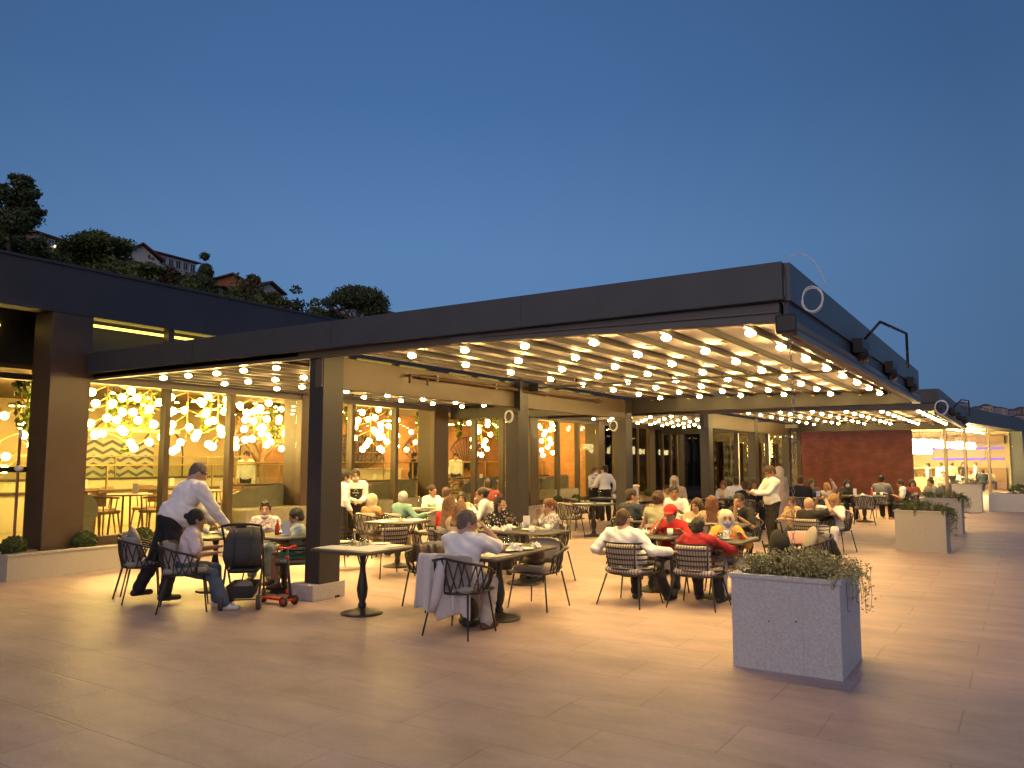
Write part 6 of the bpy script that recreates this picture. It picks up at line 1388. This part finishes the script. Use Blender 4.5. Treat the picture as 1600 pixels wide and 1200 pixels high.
# left middle
r, T_, A_ = person('waiter in a white shirt standing half hidden behind the nearest pergola column', 540, 744, 14.9, -35, False, top='white', sleeve='long', hair=('short', 'black'), skin=1, mask='white', lean=4, rh=(.12, -.26, .80), lh=(.2, .2, .95))
person('waiter in a black apron and white mask standing with joined hands', 556, 741, 15.2, 228, False, top='white', sleeve='long', hair=('short', 'black'), skin=1, mask='white', extras=('apron',), rh=(.26, .0, .98), lh=(.26, .06, .97), hpit=12)
person('person in a beige headscarf and tan coat seated below the aproned waiter', 583, 780, 14.7, 5, top='tan', sleeve='long', bottom='beige', hair=('hijab', 'beige'), woman=True, lean=10, chair=('r', 'rope chair of the person in the beige headscarf'))
person('white haired old man in a green shirt leaning on his left arm', 631, 776, 14.6, -5, top='teal', sleeve='long', bottom='khaki', hair=('short', 'grey'), skin=0, lean=12, side=-6, hyaw=15, lh=(.45, .1, .80), rh=(.30, -.46, .78), chair=('r', 'rope chair of the white haired old man'))
person('woman in white with dark hair up, looking right beside the window column', 676, 765, 17.2, -120, top='white', sleeve='short', bottom='cream', hair=('bun', 'dark'), woman=True, lean=10, hyaw=25)
person('man in a white tee seen from behind, left of the blonde in red', 698, 769, 15.6, 10, top='white', sleeve='short', bottom='navy', hair=('buzz', 'brown'), lean=12, chair=('r', 'rope chair of the man in the white tee seen from behind'))
person('woman with long blonde hair in a red top seen from behind', 703, 786, 12.3, 12, top='bred', sleeve='short', bottom='jeans', hair=('long', 'lightbrown'), woman=True, lean=12, hyaw=-20, chair=('b', 'slatted chair of the woman in the red top'))
person('child with light curly hair just behind the head of the man in the white polo', 720, 797, 11.3, 0, top='beige', sleeve='short', bottom='cream', hair=('wavy', 'lightbrown'), sc=.85, lean=10)
person('small child facing us at the white table beside the blonde in red', 722, 776, 15.9, 205, top='cream', sleeve='short', bottom='cream', hair=('wavy', 'dark'), sc=.78, woman=True)
person('woman in a white shirt leaning forward to the left, right of the glass door', 753, 770, 15.4, 125, top='white', sleeve='long', bottom='cream', hair=('bun', 'dark'), woman=True, lean=24, lh=(.4, .1, .84), rh=(.35, -.1, .9), chair=('r', 'rope chair of the woman in white leaning left'))
person('man in a maroon shirt seen from behind near the glass doors', 762, 755, 18.3, 40, top='maroon', sleeve='short', bottom='navy', hair=('short', 'dark'), skin=1, lean=8, hyaw=20)
person('woman in a black headscarf and white dotted black dress laughing at the mug table', 782, 787, 12.75, 215, top='dots', sleeve='long', bottom='black', legs='skirt', hair=('hijab', 'black'), woman=True, rh=(.24, .04, .98), lh=(.36, .18, .80), lean=10, hpit=0, hyaw=8, chair=('r', 'rope chair of the woman in the dotted dress'))
person('woman in a grey floral blouse, hand at her mouth, beside the middle column', 857, 789, 11.9, 150, top='floral', sleeve='half', bottom='floral', legs='skirt', hair=('bun', 'auburn'), woman=True, rh=(.24, -.02, .94), lh=(.36, .12, .78), rf=(.35, .0, .07), lf=(.3, .15, .07), lean=4, hyaw=8, belly=.03, chair=('r', 'rope chair of the woman in the floral blouse'))
# talking waiters by the planter wall
person('waitress in a black vest and white shirt talking below the right glass bays', 930, 735, 23.0, -115, False, top='white', sleeve='long', hair=('bun', 'auburn'), woman=True, mask='white', extras=('vest', 'bowtie'), rh=(.26, -.06, 1.0), lh=(.26, .08, 1.02), h=.019)
person('waiter in a white shirt seen from behind, talking to the vested waitress', 944, 733, 22.6, 60, False, top='white', sleeve='long', hair=('short', 'black'), lean=4, lh=(.30, .26, 1.0), rh=(.06, -.30, .86), hyaw=30, h=.019)
# far groups
FG = [('small person in a cream headscarf far behind the red cap', 1053, 746, 20.2, 200, 'beige', ('hijab', 'cream'), None), ('child beside the small person in the cream headscarf', 1041, 753, 20.0, 215, 'cream', ('short', 'dark'), .8),
 ('far man in a white shirt seen from behind right of the rear column', 1149, 751, 21.5, 25, 'white', ('short', 'dark'), None), ('far person in black seen from behind, below the far white shirted man', 1163, 758, 19.6, 20, 'black', ('short', 'brown'), None),
 ('far woman in dark clothes facing us, just left of the writing waiter', 1177, 755, 20.6, 205, 'black', ('wavy', 'auburn'), None), ('far girl behind the yellow napkin, right of the rear column', 1129, 758, 22.4, 190, 'gold', ('wavy', 'auburn'), .85),
 ('far man in a black jacket before the left edge of the brick wall', 1249, 748, 20.8, 20, 'black', ('buzz', 'brown'), None), ('far dark haired woman looking left in front of the brick wall', 1267, 754, 22.6, 215, 'navy', ('wavy', 'black'), None),
 ('far person in a striped top with one hand raised in front of the brick wall', 1290, 760, 23.2, 170, 'stripew', ('wavy', 'blonde'), None), ('far woman in a dark headscarf and white mask in front of the brick wall', 1322, 754, 23.4, 205, 'black', ('hijab', 'black'), None),
 ('far man in a grey shirt seen from behind in the middle of the brick wall', 1376, 748, 24.0, -10, 'greyblue', ('short', 'black'), None), ('far man in black leaning left at the right part of the brick wall', 1405, 754, 23.6, 100, 'black', ('short', 'dark'), None),
 ('far woman in dark clothes at the right edge of the brick wall', 1424, 754, 25.4, 200, 'maroon', ('long', 'dark'), None), ('far man in a pale shirt seated behind the second planter box', 1452, 753, 25.0, 140, 'greyblue', ('short', 'black'), None)]
for lab, px, py, d, hd_, tp_, hr, sc_ in FG:
    kw = {}
    if 'raised' in lab: kw = dict(lh=(.30, .25, 1.15))
    if 'mask in' in lab: kw = dict(mask='white')
    if 'leaning' in lab: kw = dict(lean=25)
    if 'black leaning' in lab: kw['extras'] = ('vest',)
    person(lab, px, py, d, hd_, top=tp_ if 'black leaning' not in lab else 'white', sleeve='short' if 'man' in lab else 'long', bottom='blackt', hair=hr, woman='woman' in lab or 'girl' in lab, skin=1, sc=sc_, group='diners at the far tables', chair=('r', 'rope chair of the '+' '.join(lab.split()[:9])), **kw)
# people in the lit shop
for i, (k, y, hd_, tp_, hr) in enumerate(((3.5, 1.5, 60, 'cream', ('long', 'brown')), (5.6, 1.6, -60, 'white', ('wavy', 'dark')), (7.2, 1.3, 90, 'pink', ('short', 'dark')), (10.5, 1.5, 150, 'white', ('short', 'black')), (12.5, 1.4, 0, 'gold', ('bun', 'brown')), (15.5, 1.5, 200, 'black', ('wavy', 'black')), (18.0, 1.4, 90, 'white', ('short', 'brown')))):
    p = A+u*k+w*y; pr = proj((p.x, p.y, 1.55)); dd = V((p.x, p.y)).dot(_c2)
    person(f'{["long haired", "wavy haired", "short haired", "black haired", "bun haired", "dark clothed", "brown haired"][i]} person standing inside the lit shop, {ORD[i]} from the brick wall', pr[0], pr[1], dd, hd_, False, top=tp_, sleeve='long', bottom='blackt', hair=hr, sc=.97, group='people inside the lit shop', h=.03)
for i, (k, y, hd_, tp_, hr) in enumerate(((8.2, .9, 200, 'cream', ('bun', 'brown')), (11.6, .8, 10, 'white', ('long', 'dark')), (13.8, .9, 200, 'pink', ('wavy', 'auburn')), (16.6, .8, 20, 'navy', ('short', 'black')), (19.2, .9, 200, 'beige', ('wavy', 'dark')))):
    p = A+u*k+w*y; pr = proj((p.x, p.y, 1.2)); dd = V((p.x, p.y)).dot(_c2)
    person(f'{["bun haired", "long haired", "auburn haired", "black haired", "wavy haired"][i]} diner seated inside the lit shop, {ORD[i]} from the brick wall', pr[0], pr[1], dd, hd_, True, top=tp_, sleeve='long', bottom='blackt', hair=hr, sc=.97, group='people inside the lit shop', h=.03)
# three people inside the dining room
for i, (px, y, hd_, tp_, hr) in enumerate(((648, 16.6, -60, 'black', ('short', 'black')), (712, 17.2, 200, 'white', ('bun', 'dark')), (385, 17.5, 210, 'white', ('short', 'dark')))):
    dr_ = ray(px, 719); X = dr_.x/dr_.y*y; dd = V((X, y)).dot(_c2); o, _, _ = person(['dark clothed person inside the dining room right of the second mullion', 'person in white inside the dining room beside the central window column', 'cook in white inside the dining room behind the third window'][i], px, zy(0, 1) and 724, dd, hd_, False, top=tp_, sleeve='long', bottom='blackt', hair=hr, sc=.95, h=.025); o.location.z = FL
print('people', PEOPLE)

for o in bpy.data.objects:
    if 'label' in o and not 4 <= len(o['label'].split()) <= 16: print('LABEL', len(o['label'].split()), o['label'])
_seen = {}
for o in bpy.data.objects:
    if 'label' in o and not o.parent:
        if o['label'] in _seen: print('DUP', o['label'])
        _seen[o['label']] = 1
